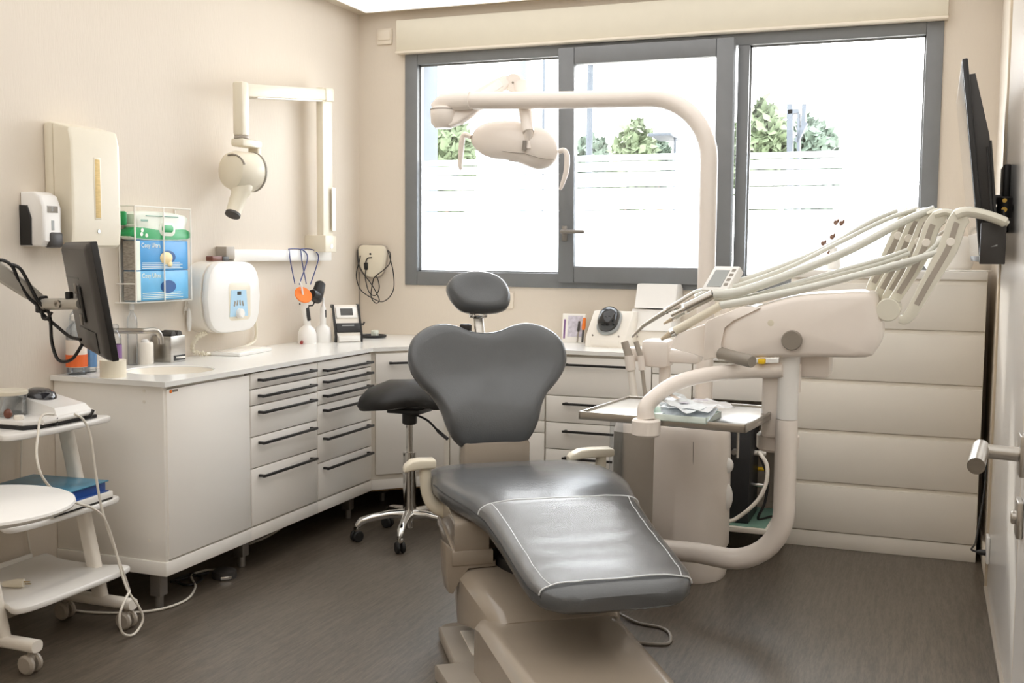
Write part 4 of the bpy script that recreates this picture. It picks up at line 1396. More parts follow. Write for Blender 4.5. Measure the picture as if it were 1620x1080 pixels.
obj('tv_cable', MB().tube(cat([NB + ex * .1 + ey * .13 - ez * .06, NB + ex * .06 + ey * .16 - ez * .085, NB + ex * .03 + ey * .08 - ez * .075, NB + ex * .05 + ey * .02 - ez * .06], 6), .004, 6), 'black_plastic', t)
a, b = at(1550, 352, Y=3.82), at(1590, 418, Y=3.82)
t = thing('router_box', 'dark square box with two antennas fixed behind the television', 'router', ((a.x + b.x) / 2, 3.83, b.z))
obj('router_body', MB().b2((a.x + .004, 3.82, b.z), (b.x, 3.845, a.z), .003), 'dark_plastic', t)
obj('badge', MB().add([(a.x + .035, 3.8195, b.z + .055), (a.x + .055, 3.8195, b.z + .058), (a.x + .055, 3.8195, b.z + .064)], [(0, 1, 2)]), 'lcd', t)
for (px, py0, py1) in ((1567, 222, 352), (1562, 232, 352)):
    u0, u1 = at(px, py0, Y=3.835), at(px + 8, py1, Y=3.835)
    obj('antenna', MB().tube([u1, u0], [.005, .004], 8), 'black_plastic', t)

# door leaf near the camera
dr = thing('door_1', 'white door leaf standing open with a steel lever handle', 'door', (.19, 1.6, 0), kind='structure')
del dr['category']
obj('leaf', MB().b2((.170, 1.10, .008), (.210, 2.12, 2.08), .002), 'gloss_panel', dr)
obj('edge_strip', MB().b2((.170, 2.12, .008), (.210, 2.124, 2.08)), 'tan_edge', dr)
hz = at(1612, 720, Y=2.08).z
hY = 2.065
obj('rose', MB().b2((.160, hY - .028, hz - .032), (.170, hY + .028, hz + .04), .002), 'steel', dr)
obj('lever', MB().tube([(.160, hY, hz + .004), (.108, hY, hz + .006)], .0125, 18).tube([(.100, hY + .012, hz + .010), (.088, hY - .10, hz - .004)], .0145, 24), 'steel', dr)
obj('lock_rose', MB().b2((.160, hY - .028, hz - .14), (.170, hY + .028, hz - .076), .002), 'steel', dr)
obj('lock_cylinder', MB().cyl((.152, hY, hz - .108), (.17, hY, hz - .108), .012, 16, .002), 'steel', dr)

# socket with black plug on the right wall
p = at(1568, 872, X=XR - .02)
t = thing('plug_socket', 'white wall socket low on the glossy panel', 'socket', (XR - .008, 4.50, .14))
obj('plate', MB().b2((XR - .020, 4.47, at(1568, 890, Y=4.5).z), (XR - .008, 4.545, at(1568, 848, Y=4.5).z), .004), 'bright_plastic', t)
zs_ = at(1560, 874, Y=4.51).z
t = thing('power_cable', 'black power cable plugged in low beside the chest', 'cable', (XR - .03, 4.51, 0))
obj('plug', MB().tube([(XR - .021, 4.51, zs_), (XR - .04, 4.51, zs_), (XR - .052, 4.51, zs_)], [.012, .011, .006], 12), 'black_plastic', t)
obj('lead', MB().tube(cat([(XR - .05, 4.51, zs_), (XR - .07, 4.53, zs_ + .002), at(1541, 862, Y=4.6), at(1545, 850, Y=4.7), (.252, 4.80, .36), (.253, 4.84, .5)], 6), .004, 8), 'black_plastic', t)

# ------------------------------------------------------------------ rolling stool
P0 = at(648, 852, Z=0)
SX, SY = P0.x, P0.y
t = thing('rolling_stool', 'black saddle stool on a polished five-star base with castors', 'stool', (SX, SY, 0))
hub = V((SX, SY, .115))
wl = at(573, 856, Z=0) - V((SX, SY, 0))
a0 = math.atan2(wl.y, wl.x)
rad = .238
for k in range(5):
    a = a0 + k * 2 * math.pi / 5
    d_ = V((math.cos(a), math.sin(a), 0))
    n2 = V((-d_.y, d_.x, 0))
    lg = obj('leg', MB().tube([hub + d_ * .015, hub + d_ * .09 + V((0, 0, .004)), hub + d_ * .17 - V((0, 0, .008)), hub + d_ * .218 - V((0, 0, .022)), hub + d_ * .24 - V((0, 0, .045))], [.026, .019, .017, .018, .013], 12), 'chrome', t)
    wc = V((SX, SY, .026)) + d_ * rad
    cs = obj('castor', MB().box(wc + V((0, 0, .03)), (.024, .024, .026), .006, a + .5).cyl(wc + V((0, 0, .03)), wc + V((0, 0, .055)), .006, 10), 'chrome', t)
    w_ = V((math.cos(a + .5 + math.pi / 2), math.sin(a + .5 + math.pi / 2), 0))
    for s in (-1, 1):
        obj('wheel', MB().lathe([(0, -.007), (.022, -.007), (.026, -.003), (.026, .004), (.022, .008), (0, .008)], wc + w_ * (.012 * s), w_ * s, 20), 'rubber', cs)
obj('column', MB().cyl((SX, SY, .09), (SX, SY, .40), .030, 24).cyl((SX, SY, .05), (SX, SY, .10), .020, 16, .003), 'chrome', t)
zs = at(648, 655, Y=SY).z
obj('piston', MB().cyl((SX, SY, .39), (SX, SY, zs - .02), .016, 20), 'chrome', t)
obj('seat_plate', MB().cyl((SX, SY, zs - .045), (SX, SY, zs + .02), .034, 18, .006).box((SX, SY, zs + .02), (.16, .14, .02), .004), 'black_plastic', t)
obj('lever', MB().tube(cat([(SX + .03, SY, zs), (SX + .10, SY - .02, zs - .02), (SX + .16, SY - .04, zs - .06), (SX + .21, SY - .05, zs - .09)], 5), [.005] * 10 + [.008] * 6, 8), 'black_plastic', t)
so = smooth2([(-.24, 0), (-.22, .12), (-.10, .17), (.04, .14), (.16, .16), (.20, .08), (.205, 0), (.20, -.08), (.16, -.16), (.04, -.14), (-.10, -.17), (-.22, -.12)], 4)


def saddle(x, y, z):
    return x, y, z + .05 * (1 - (abs(y) / .17) ** 2) - .035 * max(0, (-x - .05) / .19) ** 2 * 1.6 - .0


seat_o = obj('seat', MB(Matrix.Translation((SX + .02, SY, zs + .025)) @ Matrix.Rotation(R(12), 4, 'Z')).cushion([(x * 1.0, y * 1.05) for x, y in so], [(0, 0), (.55, .0), (.85, .004), (.97, .02), (1.0, .04), (.97, .062), (.85, .078), (.5, .085), (0, .085)], (0, 0, 0), warp=saddle), 'vinyl_black', t)

# ------------------------------------------------------------------ dental chair (u to the viewer's right, v towards the head)
_pv = Matrix.Rotation(R(33), 4, 'Z') @ V((.80, 3.6, 0))
CM = Matrix.Translation(_pv) @ Matrix.Rotation(R(36.5), 4, 'Z') @ Matrix.Translation((-.80, -3.6, 0))
UC = .832
base_w = CM @ V((UC, 3.2, 0))
t = thing('dental_chair', 'grey upholstered dental chair with beige base and plastic foot cover', 'dental chair', base_w)
# floor base and pedestal housings
obj('floor_plate', MB(CM).prism(rrect(.50, 1.35, .05, 4, .765, 2.93), .035, (0, 0, 0), bev=.008), 'chair_plastic', t)


def sect(v_, u0, u1, z0, z1, ins, drop=.03):
    return [(u0, v_, z0), (u1, v_, z0), (u1, v_, z1 - drop), (u1 - ins * .4, v_, z1 - drop * .25), (u1 - ins, v_, z1), (u0 + ins, v_, z1), (u0 + ins * .4, v_, z1 - drop * .25), (u0, v_, z1 - drop)]


obj('lower_housing', MB(CM).loft([sect(2.05, .57, .93, .03, .10, .05), sect(2.14, .545, .95, .03, .135, .05), sect(2.40, .54, .955, .03, .170, .05), sect(2.44, .54, .955, .03, .178, .05), sect(2.66, .535, .958, .03, .195, .045), sect(3.05, .525, .962, .03, .225, .045), sect(3.11, .525, .962, .03, .215, .045)]), 'chair_plastic', t)
obj('front_lip', MB(CM).loft([sect(2.395, .535, .96, .03, .176, .05), sect(2.41, .535, .96, .03, .180, .05)]), 'chair_plastic', t)
obj('upper_housing', MB(CM).loft([sect(3.02, .575, .955, .20, .226, .03), sect(3.06, .560, .965, .18, .25, .05), sect(3.36, .53, 1.0, .12, .300, .055), sect(3.62, .58, 1.0, .12, .305, .05), sect(3.75, .62, .98, .12, .305, .05)]), 'chair_plastic', t)
obj('side_pedal', MB(CM).prism([(.445, 2.62), (.56, 2.60), (.55, 3.14), (.53, 3.20), (.425, 3.205)], .05, (0, 0, .002), bev=.012), 'grey_plastic', t)
obj('side_pedal', MB(CM).prism([(.49, 3.225), (.555, 3.10), (.62, 3.30), (.61, 3.53), (.508, 3.545)], .045, (0, 0, .002), bev=.012), 'grey_plastic', t)
obj('pedal_pad', MB(CM).prism([(.555, 3.26), (.60, 3.22), (.625, 3.46), (.565, 3.47)], .006, (0, 0, .046), bev=.002), 'white_plastic', t)
# lifting column and hip block
obj('lift_column', MB(CM).prism([(.515, 3.34), (.628, 3.34), (.66, 3.86), (.575, 3.86)], .105, (0, 0, .345), bev=.014).prism([(1.035, 3.34), (1.14, 3.34), (1.09, 3.86), (1.0, 3.86)], .105, (0, 0, .345), bev=.014).b2((.60, 3.46, .30), (1.06, 3.84, .44), .006), 'chair_plastic', t)
obj('lower_band', MB(CM).prism([(.507, 3.335), (.640, 3.335), (.67, 3.87), (.57, 3.87)], .05, (0, 0, .308), bev=.008).prism([(1.02, 3.335), (1.148, 3.335), (1.095, 3.87), (.99, 3.87)], .05, (0, 0, .308), bev=.008), 'chair_plastic', t)
obj('bellows', MB(CM).prism(circ(.18, 28, .83, 3.40), .05, (0, 0, .278), bev=.006), 'black_plastic', t)
obj('hinge_plate', MB(CM).b2((.68, 3.30, .318), (.98, 3.46, .44), .008), 'chair_plastic', t)
obj('bolt', MB(CM).cyl((.71, 3.301, .345), (.71, 3.292, .345), .012, 14).cyl((.71, 3.292, .345), (.71, 3.286, .345), .006, 10), 'brass', t)
for s in (-1, 1):
    wing = [(-.345, .378), (-.28, .325), (-.18, .318), (-.18, .302), (-.27, .300), (-.30, .26), (-.322, .220), (-.332, .222), (-.342, .28)]
    wing = [(UC + (-.004 if s < 0 else .004) - s * x if False else UC + (x if s < 0 else -x), z_) for x, z_ in wing]
    obj('side_wing', MB(CM).prism(wing, .09, (0, 3.34, 0), (1, 0, 0), (0, 0, 1), (0, 1, 0), bev=.006), 'chair_plastic', t)
# seat and leg cushion as one long upholstered pad


def ring_uv(v_, zc, hw, th, tilt=0.0, n=28):
    out = []
    for k in range(n):
        a = 2 * math.pi * k / n
        ca, sa = math.cos(a), math.sin(a)
        x = math.copysign(abs(ca) ** .42, ca) * hw
        z = math.copysign(abs(sa) ** .52, sa) * th
        if sa > 0:
            z *= 1 - .18 * (1 - abs(x / hw) ** 2) * 0
        out.append((UC + x, v_ - z * math.sin(tilt), zc + z * math.cos(tilt)))
    return out


sec = [(4.02, .44, .20, .02, -.3), (4.00, .447, .235, .045, -.25), (3.93, .462, .28, .055, -.2), (3.80, .482, .306, .06, -.1), (3.66, .495, .32, .06, 0), (3.54, .499, .32, .06, .04), (3.42, .498, .306, .058, .09),
       (3.30, .489, .275, .055, .15), (3.20, .473, .252, .05, .2), (3.05, .441, .241, .046, .22), (2.92, .413, .238, .045, .22), (2.86, .400, .236, .044, .2), (2.79, .388, .232, .043, .18), (2.74, .381, .216, .040, .16), (2.705, .376, .18, .033, .16), (2.69, .374, .135, .02, .16)]
pad = obj('seat_cushion', MB(CM).loft([ring_uv(v_, z, hw, th, ti) for v_, z, hw, th, ti in sec]), 'vinyl', t, 'grey vinyl seat and leg rest')


def top_of(v_):
    for (a, b) in zip(sec, sec[1:]):
        if b[0] <= v_ <= a[0]:
            k = (a[0] - v_) / (a[0] - b[0])
            z = a[1] + (b[1] - a[1]) * k
            th = a[3] + (b[3] - a[3]) * k
            ti = a[4] + (b[4] - a[4]) * k
            return z + th / math.cos(ti)
    return sec[-1][1]


# side seam line and clear foot cover
obj('seam', MB(CM).tube([(UC - hw * 1.001, v_ - .0, z + .008) for v_, z, hw, th, ti in sec[4:14]], .0016, 5).tube([(UC + hw * 1.001, v_, z + .008) for v_, z, hw, th, ti in sec[4:14]], .0016, 5), 'seam', pad)
fc = MB(CM)
rows = []
nv = 26
for i in range(nv + 1):
    v_ = 3.245 - (3.245 - 2.745) * i / nv
    for (a, b) in zip(sec, sec[1:]):
        if b[0] <= v_ <= a[0]:
            k = (a[0] - v_) / (a[0] - b[0])
            s = [a[j] + (b[j] - a[j]) * k for j in range(5)]
    row = []
    for k in range(25):
        an = R(4) + R(172) * k / 24
        ca, sa = math.cos(an), math.sin(an)
        x = math.copysign(abs(ca) ** .42, ca) * (s[2] + .003)
        z = abs(sa) ** .52 * (s[3] + .0035)
        wob = .0045 * noise.noise(V((x * 9, v_ * 20, 1.3))) + .0025 * noise.noise(V((x * 26, v_ * 34, 4)))
        z += .002 + max(-.003, wob) * (sa > .6)
        row.append((UC + x, v_ - z * math.sin(s[4]), s[1] + z * math.cos(s[4])))
    rows.append(row)
fc.loft(rows, cap=False, closed=False)
cov = obj('foot_cover', fc, 'clear_film', t, 'clear plastic cover over the leg rest')
rim_ = MB(CM)
for rw in (rows[0], rows[-1]):
    rim_.tube(rw, .0022, 6)
rim_.tube([r_[6] for r_ in rows], .0014, 5).tube([r_[18] for r_ in rows], .0014, 5)
obj('cover_hem', rim_, mat('hem', 'dfe2e4', .25), cov)
# backrest
al = R(19)
bo = CM @ V((UC - .015, 4.03, .55))
exb = CM.to_3x3() @ V((1, 0, 0))
eyb = CM.to_3x3() @ V((0, math.sin(al), math.cos(al)))
ezb = exb.cross(eyb)
if ezb.dot(_fwd) > 0:
    ezb = -ezb
hb_ = [(0, 0), (.10, .002), (.145, .03), (.175, .085), (.195, .15), (.225, .20), (.272, .25), (.307, .305), (.315, .365), (.295, .425), (.24, .472), (.175, .492), (.115, .485), (.06, .465), (0, .458)]
half = [(x, y) for x, y in hb_]
o4 = smooth2(half + [(-x, y) for x, y in reversed(half[1:-1])], 4)


def back_warp(x, y, z):
    return x, y, z - .045 * (x / .31) ** 2 * 0 + .05 * (abs(x) / .31) ** 2.2 * (1 if z > -.02 else .7) + .030 * math.exp(-((y - .13) / .10) ** 2) * (z > 0) - .012 * math.exp(-((y - .32) / .11) ** 2) * (z > 0)


bk_o = obj('backrest', MB(frame(bo, exb, eyb, ezb)).cushion(o4, [(0, -.055), (.6, -.052), (.9, -.04), (.985, -.02), (1, .0), (.985, .02), (.955, .032), (.90, .041), (.8, .046), (.6, .047), (.35, .046), (0, .045)], warp=back_warp), 'vinyl', t, 'heart-shaped grey backrest cushion', smooth=60)
obj('back_shell', MB(frame(bo, exb, eyb, ezb)).cushion([(x * .93, .02 + y * .95) for x, y in o4], [(0, -.09), (.7, -.085), (.95, -.07), (1, -.045), (0, -.03)], warp=back_warp), 'chair_plastic', t)
obj('back_joint', MB(CM).b2((UC - .135, 3.99, .40), (UC + .125, 4.09, .585), .012), 'chair_plastic', t)
# headrest
hcen = CM @ V((UC - .017, 4.265, 1.137))
hy = CM.to_3x3() @ V((-.06, math.sin(R(24)), math.cos(R(24))))
hx = (exb - hy * exb.dot(hy.normalized())).normalized()
o5 = smooth2([(-.127, .01), (-.105, .065), (-.03, .088), (.05, .078), (.105, .045), (.127, -.01), (.115, -.065), (.075, -.085), (-.01, -.083), (-.085, -.062)], 5)
hr = obj('headrest', MB(frame(hcen, hx, hy, hx.cross(hy.normalized()) if hx.cross(hy).dot(_fwd) < 0 else -hx.cross(hy))).cushion(o5, [(0, -.05), (.7, -.048), (.93, -.035), (1, -.008), (.985, .018), (.93, .035), (.8, .046), (.6, .047), (.3, .043), (0, .041)]), 'vinyl', t, 'tilted oval grey headrest', smooth=60)
pst = CM @ V((UC - .015, 4.275, 1.05))
obj('headrest_post', MB().tube([bo + eyb * .40 - ezb * .05, pst], [.022, .02], 14, flat=.5), 'steel', t)
obj('headrest_joint', MB().ball(pst + V((.0, .0, .0)), (.03, .03, .022), 14).tube([pst + exb * -.035, pst + exb * .035], .012, 12), 'chrome', t)
kn = bo + eyb * .49 - exb * .055 - ezb * .07
obj('release_knob', MB().box(kn, (.045, .03, .05), .008), 'black_plastic', t)
# armrests
for s, ua, ub, v1, zt4 in ((-1, .425, .535, 3.75, .562), (1, 1.078, 1.255, 3.90, .545)):
    pad_r = []
    for k, (f_, dz, th_, dw) in enumerate(((0, -.020, .008, .020), (.05, -.014, .012, .026), (.25, -.003, .017, .03), (.5, .0, .017, .03), (.95, .0, .016, .03), (1, 0, .012, .026))):
        u_ = ua + (ub - ua) * f_
        pad_r.append([(u_, v1 + q_[0], zt4 + dz + q_[1]) for q_ in rrect(dw * 2, th_ * 2, .007, 3)])
    obj('armrest', MB(CM).loft(pad_r), 'cream_plastic', t)
    um = ub - .035 if s < 0 else ub - .045
    pth_ = [(um, v1, zt4 - .012), (um + .002, v1, zt4 - .05), (um + .012, v1, .45), (um + .04, v1 - .01, .405), (um + .10, v1 - .02, .385), (um + .15, v1 - .02, .38)] if s < 0 else [(um, v1, zt4 - .012), (um, v1, zt4 - .05), (um - .01, v1, .45), (um - .05, v1 - .01, .40), (um - .12, v1 - .02, .39)]
    pth_ = cat(pth_, 5)
    obj('armrest_post', MB(CM).tube(pth_, [.017 + .007 * min(1, i / len(pth_)) for i in range(len(pth_))], 12, flat=1.2), 'cream_plastic', t)
# cable on the floor behind the foot rest
single('floor_cable', MB().tube(cat([at(975, 968, Z=.012), at(1010, 985, Z=.006), at(1045, 992, Z=.006), at(1060, 1003, Z=.006), at(1055, 1018, Z=.006), at(1010, 1016, Z=.006), at(985, 1010, Z=.006)], 7), .0055, 8), 'mid_grey', 'thin grey cable looping on the floor beside the chair base', 'cable')

# ------------------------------------------------------------------ spittoon unit body
UX, UY = -.945, 4.36
t = thing('spittoon_unit', 'rounded beige water unit standing behind the leg rest', 'dental unit', (UX, UY, 0))
o6 = smooth2([(-.235, -.05), (-.22, -.13), (-.08, -.17), (.03, -.20), (.14, -.185), (.215, -.09), (.215, .08), (.12, .17), (-.12, .17), (-.23, .08)], 5)
ZU0, ZU1 = .10, at(1100, 676, Y=UY - .15).z
obj('body', MB(Matrix.Translation((UX, UY, 0))).loft([[(x * k, y * k, z) for x, y in o6] for k, z in ((.92, ZU0), (1.0, ZU0 + .02), (1.0, ZU1 - .16), (.985, ZU1 - .05), (.955, ZU1 - .012), (.92, ZU1))]), 'unit_plastic', t)
gp = smooth2([(-.238, -.05), (-.224, -.132), (-.085, -.173), (-.02, -.187)], 5)
lf_ = [(-.2375, -.05), (-.236, -.085), (-.222, -.132), (-.16, -.155), (-.083, -.173), (-.045, -.181)]
gpan = MB(Matrix.Translation((UX, UY, 0)))
zz = [ZU0 + .02, ZU1 - .05]
rows = [[(x * 1.004, y * 1.004, z) for x, y in lf_] for z in (ZU0 + .02, (ZU0 + ZU1) / 2, ZU1 - .04)]
rows2 = [[(x * .98, y * .98, z) for x, y in reversed(lf_)] for z in (ZU0 + .02, (ZU0 + ZU1) / 2, ZU1 - .04)]
gpan.loft([a + b for a, b in zip(rows, rows2)])
obj('side_panel', gpan, 'grey_plastic', t, 'grey side panel of the water unit')
obj('panel_joint', MB(Matrix.Translation((UX, UY, 0))).tube([(.115, -.193, ZU0 + .02), (.115, -.193, ZU1 - .05)], .0016, 5), 'mid_grey', t)
obj('pedestal', MB(Matrix.Translation((UX + .04, UY - .02, 0))).loft([[(x * k, y * k, z) for x, y in o6] for k, z in ((.80, 0), (.82, .02), (.78, .06), (.76, ZU0 + .01))]), 'unit_plastic', t)
obj('clear_flap', MB().b2((at(972, 690, Y=4.2).x - .02, 4.20, .30), (at(985, 690, Y=4.2).x, 4.206, ZU1 + .06), .002), 'clear_plastic', t)
for zc_, r_ in ((at(1148, 735, Y=4.35).z, .034), (at(1148, 785, Y=4.35).z, .03)):
    obj('valve_knob', MB().ball((UX + .215, UY - .02, zc_), (.03, .03, r_ + (.03 if r_ < .032 else 0)), 14), 'bright_plastic', t)
# cup shelf with suction holder on the pole
zh = at(1030, 560, Y=4.45).z
hx_ = at(1030, 560, Y=4.45).x
t2 = thing('suction_holder', 'beige assistant holder carrying two grey suction tips', 'suction holder', (hx_, 4.45, zh - .06))
obj('bracket', MB().b2((hx_ - .10, 4.40, zh - .03), (-.86, 4.50, zh + .03), .018).b2((hx_ - .03, 4.38, zh - .05), (hx_ + .09, 4.52, zh + .065), .022), 'unit_plastic', t2)
for k, (px, wdt) in enumerate(((990, .016), (1008, .011))):
    c1, c2, c3 = at(px - 2, 540, Y=4.36), at(px + 6, 566, Y=4.36), at(px + 8, 585, Y=4.36)
    h1 = obj('suction_tip', MB().tube([c1, c2], [wdt * 1.0, wdt * 1.05], 16), 'grey_plastic', t2)
    obj('tip_holder', MB().tube([c2 - (c3 - c2) * .2, c3], wdt * 1.3, 16), 'unit_plastic', t2)
    pth = cat([c3, at(px + 11, 610, Y=4.36), at(px + 14, 640, Y=4.36), at(px + 13, 680, Y=4.37), at(px + 5, 720, Y=4.4)], 12 if k == 0 else 6)
    if k == 0:
        obj('suction_hose', MB().tube(pth, [wdt * (.95 + .10 * (i % 2)) for i in range(len(pth))], 12), 'white_plastic', t2)
    else:
        obj('suction_hose', MB().tube(pth, wdt * .75, 10), 'grey_plastic', t2)
obj('support_post', MB().cyl((hx_ + .06, 4.45, .30), (hx_ + .06, 4.45, zh), .024, 18), 'unit_plastic', t2)

# ------------------------------------------------------------------ operating lamp
LY = 4.62
px_ = at(1120, 330, Y=LY).x
pt = at(1120, 300, Y=LY).x
zarm = at(1000, 156.5, Y=LY).z
t = thing('operating_lamp', 'cream dental operating lamp on a curved overhead arm before the window', 'lamp', (px_, LY, 0))
pr = (at(1133, 300, Y=LY).x - at(1108, 300, Y=LY).x) / 2 * 1.13
LE = 4.45
xe = at(735, 160, Y=4.45).x
pole_p = [(px_, LY, 0.0), (px_, LY, .6), (px_, LY, 1.4), (px_ + .0, LY, zarm - .34)]
rb = .27
pole_p = [(px_, LY, z) for z in (0, .3, .8, 1.3, zarm - rb)] + [(px_ - rb + rb * math.cos(R(a)), LY, zarm - rb + rb * math.sin(R(a))) for a in range(10, 91, 8)] + [(px_ - .6, LY + (LE - LY) * .28, zarm), (xe, LE, zarm)]
obj('pole', MB().tube(pole_p, pr, 20), 'unit_plastic', t)
xj = at(692, 170, Y=LE).x
jt = MB().tube([(xe + .03, LE, zarm), (xe - .02, LE, zarm), (xj + .03, LE, zarm - .005), (xj - .012, LE, zarm - .03)], [pr * 1.04, pr * 1.14, pr * 1.12, pr * .75], 20)
obj('arm_end', jt, 'unit_plastic', t)
obj('elbow', MB().lathe([(0, -.085), (.035, -.082), (.055, -.06), (.058, -.02), (.058, .0), (.05, .012), (0, .014)], (xj + .03, LE, zarm - .035), (0, 0, 1), 28), 'unit_plastic', t)
obj('elbow_joint', MB().lathe([(.0585, -.003), (.0592, -.002), (.0592, .001), (.0585, .002)], (xj + .03, LE, zarm - .035), (0, 0, 1), 28), 'mid_grey', t)
# second, rising arm (goes back towards the right behind the pole)
e0 = V((xj + .05, LE + .0, zarm - .085))
yk_ = LE + .16
e1 = at(806, 126, Y=yk_)
d_ = (e1 - e0).normalized()
sd_ = d_.cross(V((0, 1, 0))).normalized()
rings = []
for k, (s, hh_, ww_) in enumerate(((0, .036, .030), (.12, .046, .034), (.5, .042, .032), (.88, .034, .028), (1.0, .026, .024))):
    c_ = e0.lerp(e1, s)
    rings.append([c_ + sd_ * q_[0] + V((0, 1, 0)) * q_[1] for q_ in rrect(hh_ * 2, ww_ * 2, .012, 3)])
obj('spring_arm', MB().loft(rings), 'unit_plastic', t)
obj('arm_insert', MB().loft([[e0.lerp(e1, s) + sd_ * q_[0] + V((0, -.030, 0)) + V((0, 1, 0)) * q_[1] for q_ in rrect(.038, .006, .002, 2)] for s in (.50, .9)]), 'bright_plastic', t)
k1 = at(815, 132, Y=yk_)
obj('knee_cap', MB().lathe([(.0, -.028), (.038, -.026), (.045, -.012), (.045, .012), (.038, .026), (0, .028)], k1, (0, 1, 0), 24), 'unit_plastic', t)
obj('knee_screw', MB().cyl(k1 + V((.0, -.028, 0)), k1 + V((0, -.031, 0)), .005, 10), 'mid_grey', t)
# drop arm down to the head, in front of the pole
HY = LE + .16
hd1 = at(836, 209, Y=HY - .085)
obj('drop_arm', MB().tube([k1 + V((.022, 0, .0)), at(826, 150, Y=yk_ - .01), at(832, 180, Y=HY - .05), hd1], [.034, .032, .030, .026], 16), 'unit_plastic', t)
# lamp head, curved shield shape
LC = at(820, 232, Y=HY)
sc_ = (at(920, 232, Y=HY).x - at(820, 232, Y=HY).x) / 100 * 1.0
out_px = [(742, 222), (748, 205), (765, 195), (790, 192), (815, 193), (838, 199), (862, 207), (880, 222), (886, 240), (881, 255), (868, 264), (852, 267), (836, 262), (820, 256), (800, 252), (778, 249), (757, 240)]
hl = smooth2([((x - 820) * sc_, -(y - 232) * sc_) for x, y in out_px], 3)
RL = Matrix.Rotation(R(0), 3, 'X')
hfr = frame(LC, (1, -.05, 0), (0, -.12, 1))
ezl = (V((1, -.05, 0)).cross(V((0, -.12, 1)))).normalized()
if ezl.y > 0:
    ezl = -ezl
hd_ = obj('lamp_head', MB(frame(LC, (1, -.05, 0), (0, -.12, 1), ezl)).cushion(hl, [(0, -.05), (.6, -.048), (.9, -.03), (1, 0), (.97, .02), (.85, .045), (.6, .065), (.3, .075), (0, .078)]), 'unit_plastic', t, smooth=60)
obj('lamp_clamp', MB().tube([hd1 + V((0, 0, .02)), at(836, 222, Y=HY - .06), at(836, 236, Y=HY - .07)], [.022, .018, .014], 14), 'unit_plastic', hd_)
obj('lamp_pivot', MB().tube([at(830, 222, Y=HY - .088), at(829, 238, Y=HY - .086)], [.008, .010], 10), 'grey_metal', hd_)
obj('lamp_seam', MB().tube(cat([at(x, y, Y=HY - dy) for x, y, dy in ((756, 228, .030), (780, 236, .058), (808, 241, .072), (830, 243, .076), (855, 250, .062), (876, 252, .03))], 5), .0016, 5), 'grey_plastic', hd_)
obj('lamp_switch', MB().box(at(817, 254, Y=HY - .012), (.07, .03, .014), .005, Matrix.Rotation(R(-10), 3, 'Y').inverted()), 'grey_plastic', hd_)
for pts in ([(745, 217), (735, 213), (731, 222), (729, 245), (728, 263), (730, 268)], [(884, 240), (892, 238), (897, 246), (896, 270), (890, 290), (886, 300)]):
    obj('lamp_grip', MB().tube(cat([at(x, y, Y=HY - .02) for x, y in pts], 4), [.010, .011, .012, .012, .012, .012, .012, .0125, .013, .013, .013, .013, .012, .012, .011, .010, .010, .009, .008, .007, .005], 12), 'unit_plastic', hd_)

# ------------------------------------------------------------------ delivery unit: tube, instrument head, whip arms
HYF = 3.74                                   # plane of the side that faces the camera
t = thing('instrument_unit', 'beige instrument head with sweeping hose arms on a curved tube', 'dental unit', (-.80, 3.95, 0))
tr = .0375
xcol = at(1245, 650, Y=3.82).x
tz0 = at(1170, 884, Y=3.86).z
rb = .20
tp = [(-1.05, 3.98, tz0 - .03), (-.90, 3.95, tz0 - .02), (-.75, 3.91, tz0 - .008), (xcol - rb, 3.85, tz0)]
tp += [(xcol - rb + rb * math.sin(R(a)), 3.85 - .03 * a / 90, tz0 + rb - rb * math.cos(R(a))) for a in range(10, 91, 10)]
zj = at(1245, 663, Y=3.82).z
obj('swing_tube', MB().tube(tp + [(xcol, 3.82, zj)], tr, 24), 'unit_plastic', t)
zt5 = at(1250, 560, Y=3.82).z
obj('upper_tube', MB().tube([(xcol, 3.82, zj + .002), (xcol + .004, 3.82, zt5)], [tr * .97, tr * .97], 24), 'bright_plastic', t)
obj('tube_clamp', MB().tube([(xcol + .036, 3.82, at(1262, 620, Y=3.82).z), (xcol + .036, 3.82, at(1262, 575, Y=3.82).z)], .008, 8), 'unit_plastic', t)
obj('mount_block', MB().b2((at(1207, 630, Y=3.86).x, 3.82, at(1215, 690, Y=3.86).z), (xcol, 3.94, at(1215, 592, Y=3.86).z), .015), 'unit_plastic', t)
obj('swivel_drum', MB().cyl((xcol - .04, 3.92, at(1215, 712, Y=3.9).z), (xcol - .04, 3.92, at(1215, 684, Y=3.9).z), .075, 28, .010), 'unit_plastic', t)
obj('post_block', MB().b2((at(1262, 590, Y=3.9).x, 3.84, at(1290, 595, Y=3.9).z), (at(1315, 590, Y=3.9).x, 3.96, at(1290, 560, Y=3.9).z), .015), 'unit_plastic', t)
# instrument head: outline in the photograph's side view, given real depth
hp_ = [(1128, 560), (1126, 545), (1133, 520), (1150, 503), (1190, 485), (1250, 468), (1310, 463), (1374, 463), (1386, 480), (1394, 515), (1393, 540), (1385, 555), (1370, 566), (1300, 566), (1200, 568), (1140, 570)]
c0 = at(1250, 520, Y=HYF)
kx = (at(1350, 520, Y=HYF) - c0) / 100
kz = (at(1250, 420, Y=HYF) - c0) / 100
def hpx(x, y):
    return ((x - 1250) * kx.x, (520 - y) * kz.z + (x - 1250) * kx.z)
o7 = [hpx(x, y) for x, y in hp_]
o7 = smooth2(o7, 3)
obj('head_shell', MB().cushion(o7, [(.0, .005), (.80, .005), (.93, .012), (.985, .028), (1, .05), (1, .22), (.97, .245), (0, .25)], (c0.x, HYF, c0.z), (1, 0, 0), (0, 0, 1), (0, 1, 0)), 'unit_plastic', t, smooth=50)
